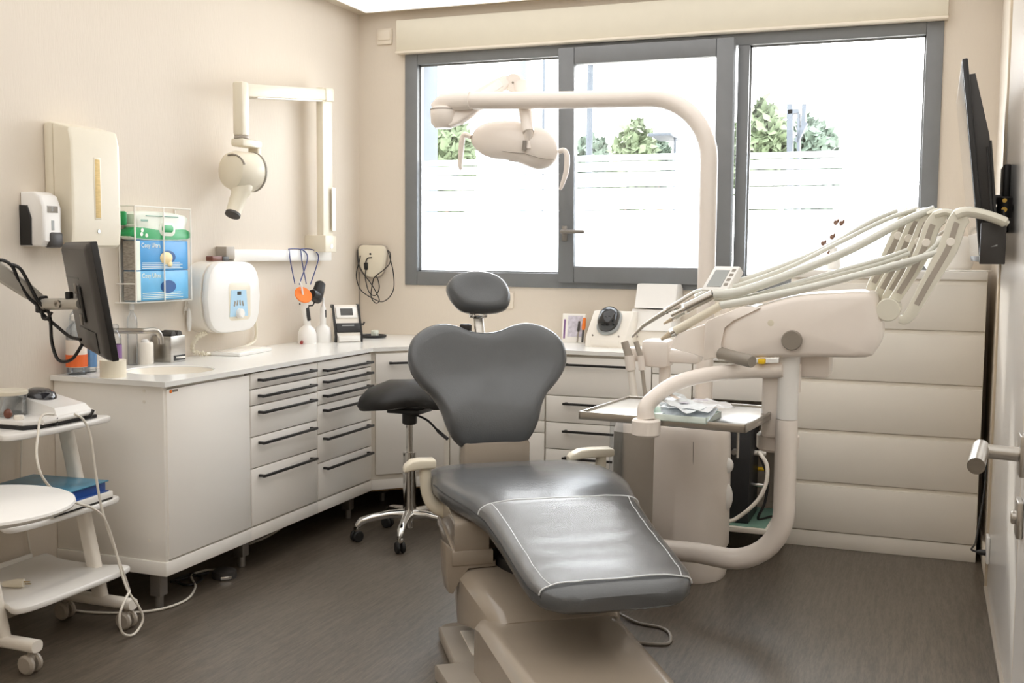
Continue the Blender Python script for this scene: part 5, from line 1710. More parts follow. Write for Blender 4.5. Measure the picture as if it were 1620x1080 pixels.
fl = [hpx(x, y) for x, y in ((1107, 572), (1108, 512), (1112, 506), (1170, 484), (1200, 486), (1155, 507), (1142, 518), (1136, 545), (1138, 566))]
obj('head_collar', MB().prism(fl, .27, (c0.x, HYF + .0, c0.z), (1, 0, 0), (0, 0, 1), (0, 1, 0), bev=.006), 'unit_plastic', t)
nose = [hpx(x, y) for x, y in ((1045, 552), (1060, 528), (1108, 512), (1110, 570), (1085, 562))]
obj('instrument_rest', MB().prism(nose, .25, (c0.x, HYF + .02, c0.z), (1, 0, 0), (0, 0, 1), (0, 1, 0), bev=.008), 'unit_plastic', t)
kc = at(1253, 538, Y=HYF)
obj('round_knob', MB().lathe([(.034, 0), (.034, -.026), (.031, -.031), (0, -.031)], (kc.x, HYF + .014, kc.z), (0, 1, 0), 28), 'mid_grey', t, 'grey round knob')
kb = at(1219, 511, Y=HYF)
obj('cover_cap', MB().lathe([(.012, 0), (.011, -.004), (0, -.005)], (kb.x, HYF + .009, kb.z), (0, 1, 0), 18), 'cream_plastic', t)
g0, g1 = at(1142, 560, Y=HYF + .01), at(1190, 572, Y=HYF - .10)
obj('grip_handle', MB().tube([g0, g0.lerp(g1, .15), g1.lerp(g0, .03), g1], [.024, .0225, .021, .018], 20), 'mid_grey', t, 'grey cylindrical grip handle')
for (px, py, m) in ((1204, 572, 'yellow_button'), (1152, 584, 'green_button')):
    b_ = at(px, py, Y=HYF - .0)
    obj('air_button', MB().box(b_ + V((0, .02, 0)), (.024, .03, .018), .004), m, t)
# control panel on top
pa = at(1140, 440, Y=HYF + .20)
pm = frame(pa, V((1, -.35, 0)), V((.32, .55, .75)))
pn = obj('control_panel', MB(pm).box((0, 0, -.018), (.105, .115, .04), .006), 'bright_plastic', t)
obj('panel_display', MB(pm).b2((-.036, -.042, .002), (.022, .036, .004)), 'lcd', pn)
for k in range(4):
    obj('panel_key', MB(pm).b2((.030, -.035 + k * .022, .002), (.044, -.024 + k * .022, .004)), 'mid_grey', pn)
obj('panel_arm', MB().tube([pa + V((.0, .02, -.03)), V((pa.x + .02, HYF + .2, at(1150, 500, Y=HYF + .2).z))], .016, 10), 'unit_plastic', t)
# hinge drum and the five whip arms
dc = at(1405, 490, Y=HYF + .03)
obj('whip_axle', MB().cyl((dc.x, HYF + .02, dc.z), (dc.x, HYF + .27, dc.z), .038, 28, .003), 'whip', t)
arms_px = [((1405, 485), (1435, 400), (1490, 340), (1478, 333))]
depths = [HYF + .24, HYF + .19, HYF + .14, HYF + .09, HYF + .03]
tips = []
shape = [((1378, 462), (1398, 420), (1418, 380), (1432, 348), (1445, 335)),
         ((1390, 470), (1412, 430), (1434, 385), (1450, 350), (1466, 336)),
         ((1402, 474), (1428, 430), (1450, 390), (1466, 352), (1482, 337)),
         ((1412, 478), (1440, 435), (1462, 392), (1476, 355), (1494, 338)),
         ((1424, 506), (1470, 440), (1500, 385), (1516, 350), (1530, 338))]
for k in range(5):
    Yk = depths[k]
    pp = [at(x, y, Y=Yk) for x, y in shape[k]]
    if k == 4:
        pp = [at(1422, 504, Y=Yk), at(1438, 500, Y=Yk), at(1470, 445, Y=Yk), at(1500, 392, Y=Yk), at(1514, 352, Y=Yk), at(1528, 337, Y=Yk)]
    else:
        pp = [V((dc.x, Yk, dc.z + .02))] + pp
    cc_ = cat(pp, 5)
    rings_ = []
    for i, c_ in enumerate(cc_):
        tg = (cc_[min(i + 1, len(cc_) - 1)] - cc_[max(i - 1, 0)]).normalized()
        sd5 = tg.cross(V((0, 1, 0))).normalized()
        hw5 = ((.012 + (.018 if k == 4 else .014) * min(1, i / len(cc_) * 1.8)) if i < len(cc_) - 2 else .017)
        rings_.append([c_ + sd5 * q_[0] + V((0, 1, 0)) * q_[1] for q_ in rrect(hw5 * 2, .020, .005, 2)])
    arm = obj('whip_arm', MB().loft(rings_), 'whip', t)
    side5 = (cc_[len(cc_) // 2] - cc_[len(cc_) // 2 - 1]).normalized().cross(V((0, 1, 0))).normalized()
    obj('arm_groove', MB().loft([[c_ + side5 * q_[0] + V((0, -.0105, 0)) + V((0, 1, 0)) * q_[1] for q_ in rrect(.018, .002, .0008, 1)] for c_ in cc_[int(len(cc_) * .3):int(len(cc_) * .82)]]), 'grey_plastic', arm)
    top_ = cc_[-1]
    beak = [top_ + V((-.03, 0, -.006)), top_ + V((0, 0, .004)), top_ + V((.05, 0, -.004)), top_ + V((.10, 0, -.022)), top_ + V((.125, 0, -.035))]
    if k < 4:
        beak = [top_ + V((-.03, 0, -.004)), top_ + V((0, 0, .004)), top_ + V((.03, 0, -.004)), top_ + V((.045, 0, -.012))]
    obj('whip_hook', MB().tube(cat(beak, 4), [(.028 if k == 4 else .022) if i < len(beak) * 3 else .016 for i in range(len(cat(beak, 4)))], 12, flat=.6), 'whip', arm)
    mp_ = cc_[int(len(cc_) * .62)]
    obj('roller', MB().cyl(mp_ + V((0, -.014, 0)), mp_ + V((0, .014, 0)), .014, 14, .002), 'white_plastic', arm)
    tips.append((top_, mp_, Yk))

# hand pieces with hoses: over the arm, down to the head's front end
hp_specs = [
    (((1000, 533), (1018, 515), (1052, 493)), ((1052, 493), (1100, 463)), 'thin pointed scaler handpiece resting furthest towards the stool', 'steel', .0115, 0),
    (((1062, 499), (1082, 489)), ((1082, 489), (1128, 466)), 'short steel motor handpiece between two slimmer ones', 'steel', .0185, 2),
    (((1046, 537), (1062, 527)), ((1062, 527), (1140, 483)), 'long tan-tipped handpiece lying nearest the camera', 'cream_plastic', .0155, 4),
    (((1050, 512), (1064, 504)), ((1064, 504), (1120, 472)), 'slim clear-sleeved syringe handpiece under the steel motor', 'hose', .010, 3),
    (((1090, 478), (1100, 470)), ((1100, 470), (1140, 452)), 'pale rear handpiece nearest the window', 'hose', .010, 1)]
mids = [((1200, 437), (1300, 402), (1380, 352), (1425, 331)), ((1210, 430), (1310, 388), (1390, 342), (1440, 327)), ((1215, 446), (1320, 405), (1410, 355), (1450, 331)),
        ((1220, 462), (1330, 430), (1420, 385), (1462, 345)), ((1230, 470), (1340, 440), (1430, 400), (1500, 332))]
mids = [((1160, 447), (1240, 420), (1310, 390), (1375, 352), (1420, 333)),
        ((1165, 452), (1250, 422), (1325, 385), (1400, 348), (1448, 331)),
        ((1175, 460), (1260, 430), (1345, 395), (1430, 350), (1478, 330)),
        ((1180, 470), (1270, 445), (1350, 422), (1400, 408), (1436, 395)),
        ((1190, 474), (1280, 455), (1370, 432), (1440, 412), (1492, 396))]
order = [0, 2, 4, 3, 1]
for (tipp, body, lb, m, r_, k) in hp_specs:
    Yk = HYF + .05 if lb.startswith('short steel') else depths[k]
    pts_t = [at(x, y, Y=Yk) for x, y in tipp]
    pts_b = [at(x, y, Y=Yk) for x, y in body]
    hpx_ = thing('handpiece', lb, 'handpiece', pts_b[0], 'handpieces on the instrument head')
    nr = [.0075, .0085] if lb.startswith('short steel') else [r_ * .35] + [r_ * .6] * (len(pts_t) - 2) + [r_ * .85]
    obj('nose', MB().tube(pts_t, nr, 14), 'steel' if m == 'steel' else 'tan_edge', hpx_)
    obj('grip', MB().tube([pts_b[0], pts_b[0].lerp(pts_b[1], .1), pts_b[1]], [r_ * .9, r_, r_ * .95], 16), m, hpx_)
    obj('collar', MB().tube([pts_b[0], pts_b[0].lerp(pts_b[1], .08)], r_ * 1.08, 16), 'chrome', hpx_)
    hz_ = cat([pts_b[1]] + [at(x, y, Y=Yk + (depths[k] - Yk) * (i_ + 1) / 5) for i_, (x, y) in enumerate(mids[k])], 8)
    obj('hose', MB().tube(hz_, [max(.0075, r_ * .95 * (1 - .35 * i / len(hz_))) for i in range(len(hz_))], 12), 'hose', hpx_)
# return hoses from the arms down to the head
rh = [((1515, 352), (1450, 412), (1360, 437), (1250, 462), (1185, 480)), ((1440, 400), (1380, 420), (1300, 440), (1220, 462), (1170, 482))]
for k, pts in enumerate(rh):
    obj('return_hose', MB().tube(cat([at(x, y, Y=depths[4] - .0 + .05 * k + .01) for x, y in pts], 8), .008, 10), 'hose', t)

# ------------------------------------------------------------------ tray with arm
TZ = .74
FL, FR, BR_, BL = at(925, 657, Z=TZ), at(1195, 680, Z=TZ), at(1222, 648, Z=TZ), at(985, 631, Z=TZ)
exT = ((FR - FL) + (BR_ - BL)).normalized()
wT = ((FR - FL).length + (BR_ - BL).length) / 2
nT = V((-exT.y, exT.x, 0))
dT = ((BL - FL).dot(nT) + (BR_ - FR).dot(nT)) / 2
ctr = (FL + FR + BR_ + BL) / 4
TM2 = frame(ctr, exT, nT)
t = thing('tray_arm', 'curved cream arm carrying the steel instrument tray', 'arm', (at(1022, 682, Z=TZ - .03).x, at(1022, 682, Z=TZ - .03).y, TZ - .05))
HU = at(1022, 682, Z=TZ - .03)
YA_ = HU.y
obj('tray_hub', MB().cyl((HU.x, HU.y, TZ - .045), (HU.x, HU.y, TZ + .012), .048, 28, .006), 'unit_plastic', t)
def ap(x, y, k):
    return at(x, y, Y=YA_ + (3.80 - YA_) * k)
ac = cat([V((HU.x, HU.y, TZ + .01)), ap(1022, 645, .02), ap(1036, 628, .1), ap(1065, 608, .3), ap(1110, 594, .55), ap(1160, 588, .8), ap(1215, 586, 1), ap(1240, 585, 1)], 6)
obj('tray_boom', MB().tube(ac, [.030 - .004 * min(1, i / 12) for i in range(len(ac))], 18), 'unit_plastic', t)
ty = thing('steel_tray', 'large polished steel instrument tray in front of the water unit', 'tray', (ctr.x, ctr.y, TZ))
hw_, hd2 = wT / 2, dT / 2
obj('tray_pan', MB(TM2).b2((-hw_, -hd2, .002), (hw_, hd2, .006), .001), 'steel', ty)
rimm = MB(TM2)
for (a, b, c_, d__) in ((-hw_, -hd2, hw_, -hd2 + .008), (-hw_, hd2 - .008, hw_, hd2), (-hw_, -hd2, -hw_ + .008, hd2), (hw_ - .008, -hd2, hw_, hd2)):
    rimm.b2((a, b, -.014), (c_, d__, .014), .002)
obj('tray_rim', rimm, 'steel', ty)
obj('tray_drain', MB(TM2).cyl((hw_ - .03, -hd2 + .02, -.10), (hw_ - .03, -hd2 + .02, -.014), .004, 8), 'steel', ty)
# mint tray with crumpled sterile pouches
mc = at(1075, 655, Z=TZ + .02)
MM = frame((mc.x, mc.y, TZ + .0065), exT, nT)
mt = thing('plastic_tray', 'small mint plastic tray full of sterile pouches on the steel tray', 'tray', (mc.x, mc.y, TZ + .006))
obj('tray_floor', MB(MM).b2((-.12, -.085, 0), (.12, .085, .004), .001), 'mint', mt)
rr = MB(MM)
for (a, b, c_, d__) in ((-.12, -.085, .12, -.081), (-.12, .081, .12, .085), (-.12, -.085, -.116, .085), (.116, -.085, .12, .085)):
    rr.b2((a, b, 0), (c_, d__, .022), .001)
obj('tray_wall', rr, 'mint', mt)
rnd = random.Random(5)
lbls = ['crumpled clear sterile pouch lowest in the mint tray', 'sterile pouch with blue print leaning at the back of the mint tray', 'sterile pouch poking up highest from the mint tray', 'folded sterile pouch at the front of the mint tray', 'flat white sterile pouch sticking out of the mint tray']
for k in range(5):
    oo = V((rnd.uniform(-.05, .05), rnd.uniform(-.03, .04), .020 + k * .013))
    if k == 4:
        oo = V((.08, .05, .05))
    PM3 = MM @ Matrix.Translation(oo) @ Matrix.Rotation(rnd.uniform(-.9, .9), 4, 'Z') @ Matrix.Rotation(rnd.uniform(.05, .4), 4, 'X') @ Matrix.Rotation(rnd.uniform(-.3, .3), 4, 'Y')
    pz = thing('sterile_pouch', lbls[k], 'pouch', (MM @ oo), 'sterile pouches on the tray')
    g_, nx, ny = [], 9, 6
    for j in range(ny + 1):
        for i in range(nx + 1):
            x, y = (i / nx - .5) * .17, (j / ny - .5) * .09
            g_.append((x, y, .010 * noise.noise(V((x * 30 + k * 7, y * 30, k))) + .006 * noise.noise(V((x * 70, y * 70, k * 3)))))
    fs_ = [(j * (nx + 1) + i, j * (nx + 1) + i + 1, (j + 1) * (nx + 1) + i + 1, (j + 1) * (nx + 1) + i) for j in range(ny) for i in range(nx)]
    up = [(x, y, z + .0012) for x, y, z in g_]
    nn_ = len(g_)
    edge = [(i) for i in range(nx + 1)] + [(j + 1) * (nx + 1) - 1 for j in range(1, ny + 1)] + [ny * (nx + 1) + i for i in range(nx - 1, -1, -1)] + [j * (nx + 1) for j in range(ny - 1, 0, -1)]
    ef = [(edge[i], edge[(i + 1) % len(edge)], edge[(i + 1) % len(edge)] + nn_, edge[i] + nn_) for i in range(len(edge))]
    obj('film', MB(PM3).add(g_ + up, [tuple(reversed(f)) for f in fs_] + [tuple(i + nn_ for i in f) for f in fs_] + ef), mat('pouch_%d' % k, ['e6ebf0', 'dde6ee', 'eceff2', 'e3e9ec', 'f0f0f0'][k], .25, var=.06, scale=30), pz, smooth=25)
    obj('print', MB(PM3).b2((-.05, -.012, .012), (.0, .004, .0128)), ['paper_print', 'blue_label', 'paper_print', 'pale_label', 'paper_print'][k], pz)

# ------------------------------------------------------------------ black machine on a dolly
t = thing('machine_dolly', 'low white dolly with castors under the black machine', 'dolly', (-.77, 4.9, 0))
obj('dolly_deck', MB().b2((-.99, 4.68, .095), (-.60, 5.10, .118), .004), 'white_plastic', t)
obj('deck_mat', MB().b2((-.975, 4.70, .118), (-.615, 5.08, .121)), 'mint_dark', t)
for (x, y) in ((-.63, 4.72), (-.63, 5.05), (-.96, 4.72), (-.96, 5.05)):
    obj('castor', MB().cyl((x, y, .06), (x, y, .096), .008, 10).lathe([(0, -.01), (.03, -.01), (.034, -.005), (.034, .005), (.03, .01), (0, .01)], (x, y, .035), (0, 1, 0), 20), 'rubber', t)
mx0, mx1, my0, my1 = -.90, -.695, 4.74, 5.0
t = thing('suction_machine', 'tall black boxy machine with hose fittings under the worktop', 'machine', ((mx0 + mx1) / 2, 4.87, .121))
obj('cabinet', MB().b2((mx0, my0, .122), (mx1, my1, .60), .004), 'machine_black', t)
def fit(px, py, r_, m, name='fitting', ln_=.05):
    p = at(px, py, X=mx1)
    return obj(name, MB().tube([(mx1 - .002, p.y, p.z), (mx1 + ln_ * .6, p.y, p.z), (mx1 + ln_, p.y, p.z)], [r_, r_, r_ * .7], 12), m, t)
fit(1194, 716, .012, 'white_plastic', 'hose_joint')
fit(1200, 741, .009, 'yellow_button', 'yellow_tap')
fit(1192, 766, .009, 'chrome', 'steel_valve')
p = at(1163, 714, Y=my0)
obj('gauge', MB().lathe([(.014, 0), (.014, -.02), (.010, -.03), (0, -.03)], (p.x, my0, p.z), (0, 1, 0), 18), 'grey_metal', t)
single('drain_hose', MB().tube(cat([V((mx1 + .03, 4.80, at(1190, 716, X=mx1).z)), at(1203, 718, Y=4.72), at(1213, 735, Y=4.70), at(1213, 760, Y=4.68), at(1203, 785, Y=4.66), at(1185, 805, Y=4.64), at(1163, 821, Y=4.62), at(1150, 826, Y=4.58), V((-.79, 4.50, .13))], 7), .0085, 12), 'white_plastic', 'white ribbed hose curving from the black machine to the water unit', 'hose')
single('black_lead', MB().tube(cat([V((mx1 + .02, 4.9, .40)), V((mx1 + .06, 4.88, .30)), V((mx1 + .055, 4.85, .2)), V((mx1 + .03, 4.83, .127)), V((mx1 + .08, 4.9, .127))], 6), .006, 8), 'black_plastic', 'black lead dropping beside the black machine', 'cable')
single('hanging_lead', MB().tube(cat([at(1172, 600, Y=YB - .02), at(1168, 618, Y=YB - .02), at(1160, 637, Y=YB - .02), at(1155, 660, Y=YB - .02)], 5), .005, 8), 'cable_white', 'pale lead hanging down the wall below the worktop', 'cable')

# ------------------------------------------------------------------ monitor on a wall arm
N0, N1 = at(147, 382, Y=2.56), None
F0 = at(106, 385, Y=2.95)
exm = (F0 - N0)
exm.z = 0
Wm = exm.length
exm.normalize()
nl = V((exm.y, -exm.x, 0))
if nl.dot(V((0, 0, 1)).cross(exm)) > 0:
    pass
if nl.x > 0:
    nl = -nl                                    # towards the wall / camera side: the monitor's back
tl = R(8.8)
eym = (V((0, 0, 1)) * math.cos(tl) + nl * math.sin(tl)).normalized()
ezm = exm.cross(eym)
if ezm.dot(nl) < 0:
    ezm = -ezm
Hm = .362
NBm = N0 - eym * Hm
MMn = frame(NBm, exm, eym, ezm)
t = thing('computer_monitor', 'dark monitor on a wall arm seen from behind over the sink', 'monitor', NBm)
obj('panel', MB(MMn).b2((0, 0, -.012), (Wm, Hm, .008), .003), 'black_plastic', t)
obj('screen', MB(MMn).b2((.01, .012, -.0132), (Wm - .01, Hm - .01, -.0118)), 'glass_lens', t)
obj('rear_shell', MB(MMn).loft([[(x, y, z) for x, y in rrect(Wm * a, Hm * a, .015, 3, Wm / 2, Hm / 2)] for a, z in ((.99, .008), (.97, .018), (.9, .026))]), 'dark_plastic', t)
obj('vent_strip', MB(MMn).b2((Wm * .45, Hm * .68, .0255), (Wm * .95, Hm * .70, .0268)), 'black_plastic', t)
obj('connector_bay', MB(MMn).b2((Wm * .15, .02, .0255), (Wm * .75, .085, .030), .003), 'black_plastic', t)
vc = MMn @ V((Wm * .5, Hm * .46, .03))
obj('mount_plate', MB(MMn).box((Wm * .5, Hm * .46, .03), (.10, .115, .008), .003), 'black_metal', t)
obj('mount_tab', MB(MMn).box((Wm * .5, Hm * .46 + .05, .036), (.03, .035, .006), .002).box((Wm * .5, Hm * .46 - .05, .036), (.03, .035, .006), .002), 'grey_metal', t)
# arm
el = at(66, 481, Y=2.80)
wp = V((XL, 2.50, at(-60, 395, X=XL + .1).z + .02))
v2 = at(108, 486, Y=2.82)
hd_ = obj('tilt_head', MB().tube([el, el.lerp(vc, .55), vc], [.020, .019, .017], 12), 'aluminium', t)
obj('head_knob', MB().lathe([(.014, 0), (.014, .008), (.008, .009), (.007, .004), (0, .004)], el.lerp(vc, .55) + V((.0, -.019, 0)), (-.1, -1, 0), 18), 'steel', hd_)
obj('clamp_knob', MB().box(el.lerp(vc, .72) + V((0, 0, .028)), (.02, .02, .024), .004), 'black_plastic', hd_)
obj('elbow', MB().cyl(el + V((0, 0, -.028)), el + V((0, 0, .028)), .020, 18, .003), 'black_metal', t)
aup = at(-8, 425, Y=2.66)
aend = el + V((0, 0, .012))
dd = (aend - aup).normalized()
sd2 = dd.cross(V((.7, -.7, 0))).normalized()
ot = dd.cross(sd2)
obj('spring_arm', MB().loft([[c_ + sd2 * q_[0] * k + ot * q_[1] * k for q_ in rrect(.052, .034, .008, 3)] for c_, k in ((aup - dd * .14, 1.1), (aup, 1.05), (aend - dd * .06, .95), (aend - dd * .01, .7))]), 'aluminium', t)
ar0 = aup - dd * .14
obj('wall_arm', MB().tube([ar0, V((XL + .04, ar0.y - .02, ar0.z)), V((XL, ar0.y - .02, ar0.z))], [.02, .022, .034], 16), 'aluminium', t)
cab = MB()
cab.tube(cat([at(-8, 412, Y=2.66), at(6, 412, Y=2.67), at(20, 422, Y=2.69), at(30, 445, Y=2.72), at(45, 470, Y=2.75), at(58, 482, Y=2.77), at(66, 495, Y=2.79), at(90, 516, Y=2.8), at(110, 532, Y=2.8), at(128, 537, Y=2.79)], 6), .0055, 8)
cab.tube(cat([at(18, 418, Y=2.69), at(32, 425, Y=2.71), at(45, 447, Y=2.74), at(60, 475, Y=2.77), at(76, 492, Y=2.79), at(80, 510, Y=2.79), at(82, 540, Y=2.79), at(90, 566, Y=2.79), at(102, 572, Y=2.79), at(116, 566, Y=2.79), at(130, 545, Y=2.79)], 6), .0055, 8)
cab.tube(cat([at(66, 492, Y=2.78), at(68, 503, Y=2.78), at(75, 504, Y=2.78), at(82, 494, Y=2.78)], 5), .0045, 8)
obj('monitor_cables', cab, 'black_plastic', t)

# ------------------------------------------------------------------ instrument cart
YN, YFa = 2.50, 2.93
t = thing('instrument_cart', 'white three-shelf cart with leaning legs and castors beside the sink cabinet', 'cart', (-2.7, 2.72, 0))
xb, xt = at(160, 935, Y=YFa).x, at(100, 690, Y=YFa).x
zsh = [at(168, 660, X=-2.60).z, at(180, 792, X=-2.56).z, at(193, 905, X=-2.54).z + .006]
for yy in (YN, YFa):
    fb = obj('foot_bar', MB().loft([[(x, yy + q_[0], .088 + q_[1]) for q_ in rrect(.044, .036, .014, 3)] for x in (-2.88, -2.865, -2.52, -2.50)]), 'white_plastic', t)
    obj('leg', MB().loft([[(xb + (xt - xb) * k + q_[0], yy + q_[1], .09 + (zsh[0] - .09) * k) for q_ in rrect(.055, .036, .014, 3)] for k in (0, .5, 1)]), 'white_plastic', t)
    for xx in (-2.53, -2.80):
        cs = obj('castor', MB().cyl((xx, yy, .05), (xx, yy, .075), .008, 10).box((xx, yy, .045), (.03, .026, .03), .010), 'grey_plastic', t)
        for s in (-1, 1):
            obj('wheel', MB().lathe([(0, -.008), (.026, -.008), (.031, -.003), (.031, .005), (.024, .011), (0, .011)], (xx, yy + s * .015, .031), (0, s, 0), 22), 'grey_plastic', cs)


def shelf(z, x0, x1, y0, y1, lip):
    out = smooth2([(x0, y0 + .03), (x0 + .10, y0 - .005), (x0 + .2, y0 + .045), (x1 - .10, y0 + .03), (x1 - .03, y0), (x1, y0 + .06), (x1 + .004, (y0 + y1) / 2), (x1, y1 - .06), (x1 - .03, y1), (x1 - .12, y1 - .03), (x0 + .12, y1 - .03), (x0 + .03, y1), (x0, y1 - .04)], 4)
    s = obj('shelf', MB().prism(out, .020, (0, 0, z - .020), bev=.008), 'bright_plastic', t)
    obj('shelf_lip', MB().b2((x0, y0 + .07, z - .001), (x0 + .012, y1 - .06, z + .016), .004), 'bright_plastic', s)
    return s


shelf(zsh[0], -2.95, -2.60, YN + .02, YFa + .05, 0)
shelf(zsh[1], -2.95, -2.58, YN - .0, YFa + .06, 0)
shelf(zsh[2], -2.95, -2.54, YN - .02, YFa + .06, 0)

# scaler on the top shelf
z0 = zsh[0] + .0005
t = thing('ultrasonic_scaler', 'white ultrasonic scaler with a black dome knob on the cart', 'device', (-2.76, 2.72, z0))
obj('base_tray', MB().prism([(-2.890, 2.610), (-2.645, 2.610), (-2.620, 2.650), (-2.620, 2.910), (-2.890, 2.910)], .012, (0, 0, z0), bev=.003), 'black_plastic', t)
obj('base_cover', MB().prism([(-2.890, 2.615), (-2.650, 2.615), (-2.625, 2.650), (-2.625, 2.910), (-2.890, 2.910)], .014, (0, 0, z0 + .012), bev=.003), 'bright_plastic', t)
obj('housing', MB().add([(-2.880, 2.750, z0 + .026), (-2.640, 2.750, z0 + .026), (-2.640, 2.910, z0 + .026), (-2.880, 2.910, z0 + .026), (-2.870, 2.765, z0 + .092), (-2.660, 2.760, z0 + .050), (-2.660, 2.900, z0 + .050), (-2.870, 2.900, z0 + .092)],
                       [(0, 3, 2, 1), (4, 5, 6, 7), (0, 1, 5, 4), (1, 2, 6, 5), (2, 3, 7, 6), (3, 0, 4, 7)]), 'bright_plastic', t)
obj('dome_knob', MB(Matrix.Translation((-2.790, 2.832, z0 + .071)) @ Matrix.Rotation(R(9), 4, 'Y')).lathe([(.055, -.004), (.055, .002), (.048, .018), (.03, .028), (0, .031)], seg=32), mat('dome', '2c2c30', .12, coat=.4), t)
obj('pen_clip', MB().tube(cat([(-2.625, 2.715, z0 + .014), (-2.605, 2.710, z0 + .012), (-2.600, 2.705, z0 + .03)], 4), .006, 8), 'black_plastic', t)
obj('pen_clip', MB().tube(cat([(-2.625, 2.850, z0 + .014), (-2.600, 2.850, z0 + .012), (-2.595, 2.865, z0 + .034)], 4), .006, 8), 'black_plastic', t)
obj('handpiece', MB().tube([(-2.604, 2.650, z0 + .022), (-2.604, 2.710, z0 + .024), (-2.604, 2.870, z0 + .028)], [.008, .010, .009], 12), 'bright_plastic', t)
obj('port', MB().cyl((-2.700, 2.650, z0 + .026), (-2.700, 2.650, z0 + .04), .016, 16, .002), 'white_plastic', t)
obj('port_plug', MB().ball((-2.745, 2.650, z0 + .042), (.014, .014, .016), 12), 'amber_dark', t)
jx, jy = -2.80, at(14, 640, X=-2.80).y
t = thing('clear_jar', 'clear water jar with a cream lid at the end of the cart', 'jar', (jx, jy, z0 + .026))
obj('jar_glass', MB().lathe([(0, .027), (.052, .027), (.055, .032), (.055, .095), (.052, .095), (.052, .035), (0, .031)], (jx, jy, z0), seg=28), 'clear_plastic', t)
obj('jar_lid', MB().lathe([(0, .095), (.058, .095), (.060, .099), (.060, .106), (.056, .110), (0, .110)], (jx, jy, z0), seg=28), 'cream_plastic', t)
# cords of the cart
c1 = [(85, 655), (66, 658), (60, 690), (58, 720), (66, 752), (88, 778), (120, 795), (145, 803), (165, 820), (180, 860), (192, 905), (203, 935), (220, 960), (226, 980), (215, 1000), (203, 1005), (192, 998), (189, 975), (195, 955), (205, 935)]
single('scaler_cable', MB().tube(cat([at(x, y, X=-2.53 - .06 * max(0, (760 - y) / 100) + .075 * max(0, min(1, (y - 880) / 80))) for x, y in c1], 6), .0042, 8), 'cable_white', 'white cord looping from the scaler down to the front castor', 'cord')
c2 = [(118, 655), (132, 664), (143, 690), (150, 740), (158, 790), (168, 830), (182, 870), (195, 905), (205, 935)]
single('scaler_cable', MB().tube(cat([at(x, y, X=-2.535) for x, y in c2], 6), .0042, 8), 'cable_white', 'straight white cord hanging from the scaler past the book', 'cord')
single('wall_lead', MB().tube(cat([at(34, 690, X=XL + .016), at(33, 750, X=XL + .016), at(36, 800, X=XL + .016), at(44, 850, X=XL + .016), at(52, 900, X=XL + .016), V((XL + .016, at(52, 900, X=XL + .016).y, .02))], 5), .004, 8), 'cable_white', 'thin cream lead running down the wall behind the cart', 'cable')
# book and box on the middle shelf
z0 = zsh[1] + .0005
BKM = Matrix.Translation((-2.735, 2.78, z0)) @ Matrix.Rotation(R(4), 4, 'Z')
t = thing('white_carton', 'flat white carton under the blue book on the cart', 'box', (-2.72, 2.78, z0))
obj('carton', MB(BKM).box((0, 0, .014), (.32, .30, .027), .002), 'paper', t)
obj('carton_edge', MB(BKM).box((.1605, 0, .004), (.002, .29, .006), .0005), 'black_plastic', t)
t = thing('blue_book', 'thick blue book lying on the white carton on the cart', 'book', (-2.72, 2.78, z0 + .028))
obj('pages', MB(BKM).box((0, 0, .047), (.29, .26, .030), .001), 'book_blue', t)
obj('cover', MB(BKM).box((0, 0, .0645), (.31, .27, .004), .001), 'book_cover', t)
obj('cover', MB(BKM).box((0, 0, .030), (.31, .27, .003), .001), 'book_blue', t)
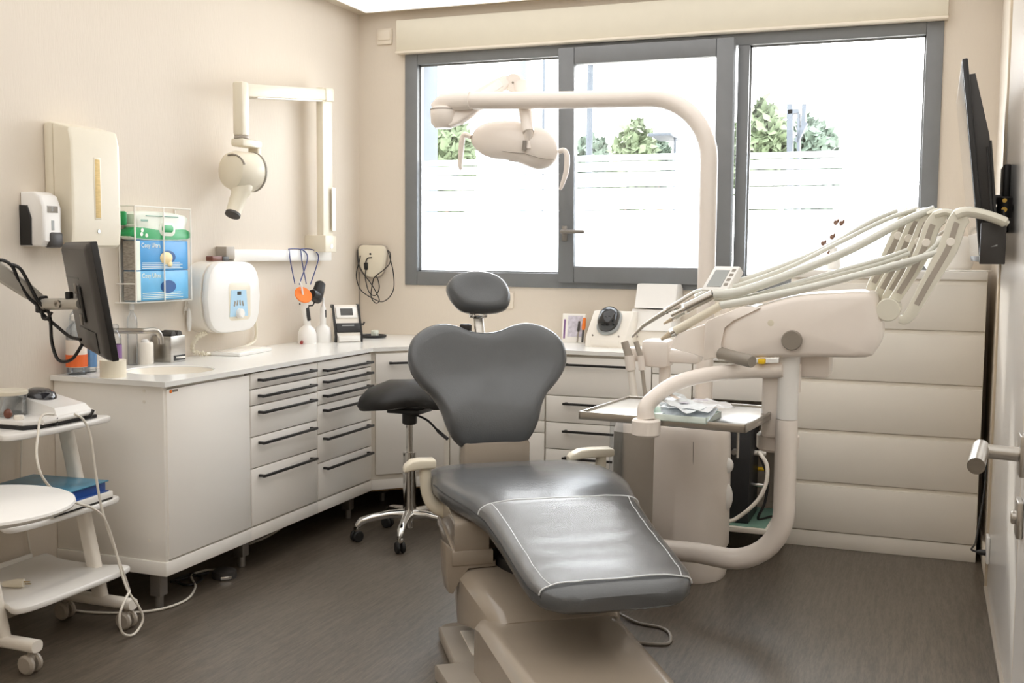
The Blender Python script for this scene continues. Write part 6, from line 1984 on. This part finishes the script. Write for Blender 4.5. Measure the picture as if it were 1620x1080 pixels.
# plug on the bottom shelf
z0 = zsh[2]
p = at(28, 925, Z=z0 + .01)
t = thing('mains_plug', 'cream mains plug with cord lying on the lowest cart shelf', 'plug', (p.x, p.y, z0))
obj('plug_body', MB().tube([p + V((-.04, -.02, .004)), p + V((0, 0, .006)), p + V((.018, .008, .006))], [.009, .015, .014], 12), 'cream_plastic', t)
obj('pin', MB().cyl(p + V((.018, .008, .010)), p + V((.036, .016, .010)), .002, 8).cyl(p + V((.018, .012, .002)), p + V((.036, .02, .002)), .002, 8), 'brass', t)
obj('cord', MB().tube(cat([p + V((-.04, -.02, .004)), p + V((-.09, -.03, .002)), p + V((-.14, -.01, .0))], 5), .004, 8), 'cable_white', t)

# round side table nearest the camera
TX, TY, TZr = -2.40, 2.20, .605
t = thing('round_table', 'white round side table in front of the cart', 'table', (TX, TY, 0))
obj('table_top', MB().lathe([(0, -.022), (.238, -.022), (.248, -.017), (.252, -.010), (.250, -.003), (.245, 0), (0, 0)], (TX, TY, TZr), seg=56), 'bright_plastic', t)
obj('column', MB().cyl((TX, TY, .03), (TX, TY, TZr - .02), .022, 20), 'white_plastic', t)
obj('base', MB().lathe([(0, 0), (.19, 0), (.2, .006), (.18, .016), (.03, .035), (0, .035)], (TX, TY, 0), seg=40), 'white_plastic', t)

# ------------------------------------------------------------------ floor bits under the cabinets
p = at(355, 905, Z=0.02)
t = thing('foot_pedal', 'small dark round foot pedal lying under the drawers', 'pedal', (p.x, p.y, 0))
obj('pedal_base', MB().lathe([(0, 0), (.048, 0), (.05, .008), (.046, .028), (.03, .036), (0, .037)], (p.x, p.y, 0), seg=28), 'dark_plastic', t)
obj('pedal_edge', MB().box((p.x + .03, p.y - .032, .010), (.045, .018, .014), .004, .8), 'chrome', t)
single('pedal_cable', MB().tube(cat([at(345, 901, Z=.012), at(325, 902, Z=.006), at(303, 910, Z=.006), at(309, 928, Z=.006), at(295, 948, Z=.006), at(255, 963, Z=.006), at(200, 969, Z=.006), at(140, 968, Z=.006), at(112, 964, Z=.006)], 7), .0045, 8), 'cable_white', 'cream cable lying on the floor from the pedal to the cart', 'cable')
single('low_cable', MB().tube(cat([at(395, 860, Z=.03), at(420, 850, Z=.02), at(440, 838, Z=.04), at(460, 822, Z=.08)], 5), .005, 8), 'cable_white', 'pale cable drooping below the five-drawer cabinet', 'cable')
single('dark_cable', MB().tube(cat([at(270, 920, Z=.006), at(300, 908, Z=.006), at(320, 915, Z=.006), at(300, 925, Z=.006), at(280, 918, Z=.006), at(330, 905, Z=.006)], 6), .005, 8), 'black_plastic', 'tangled black cable on the floor under the sink cabinet', 'cable')
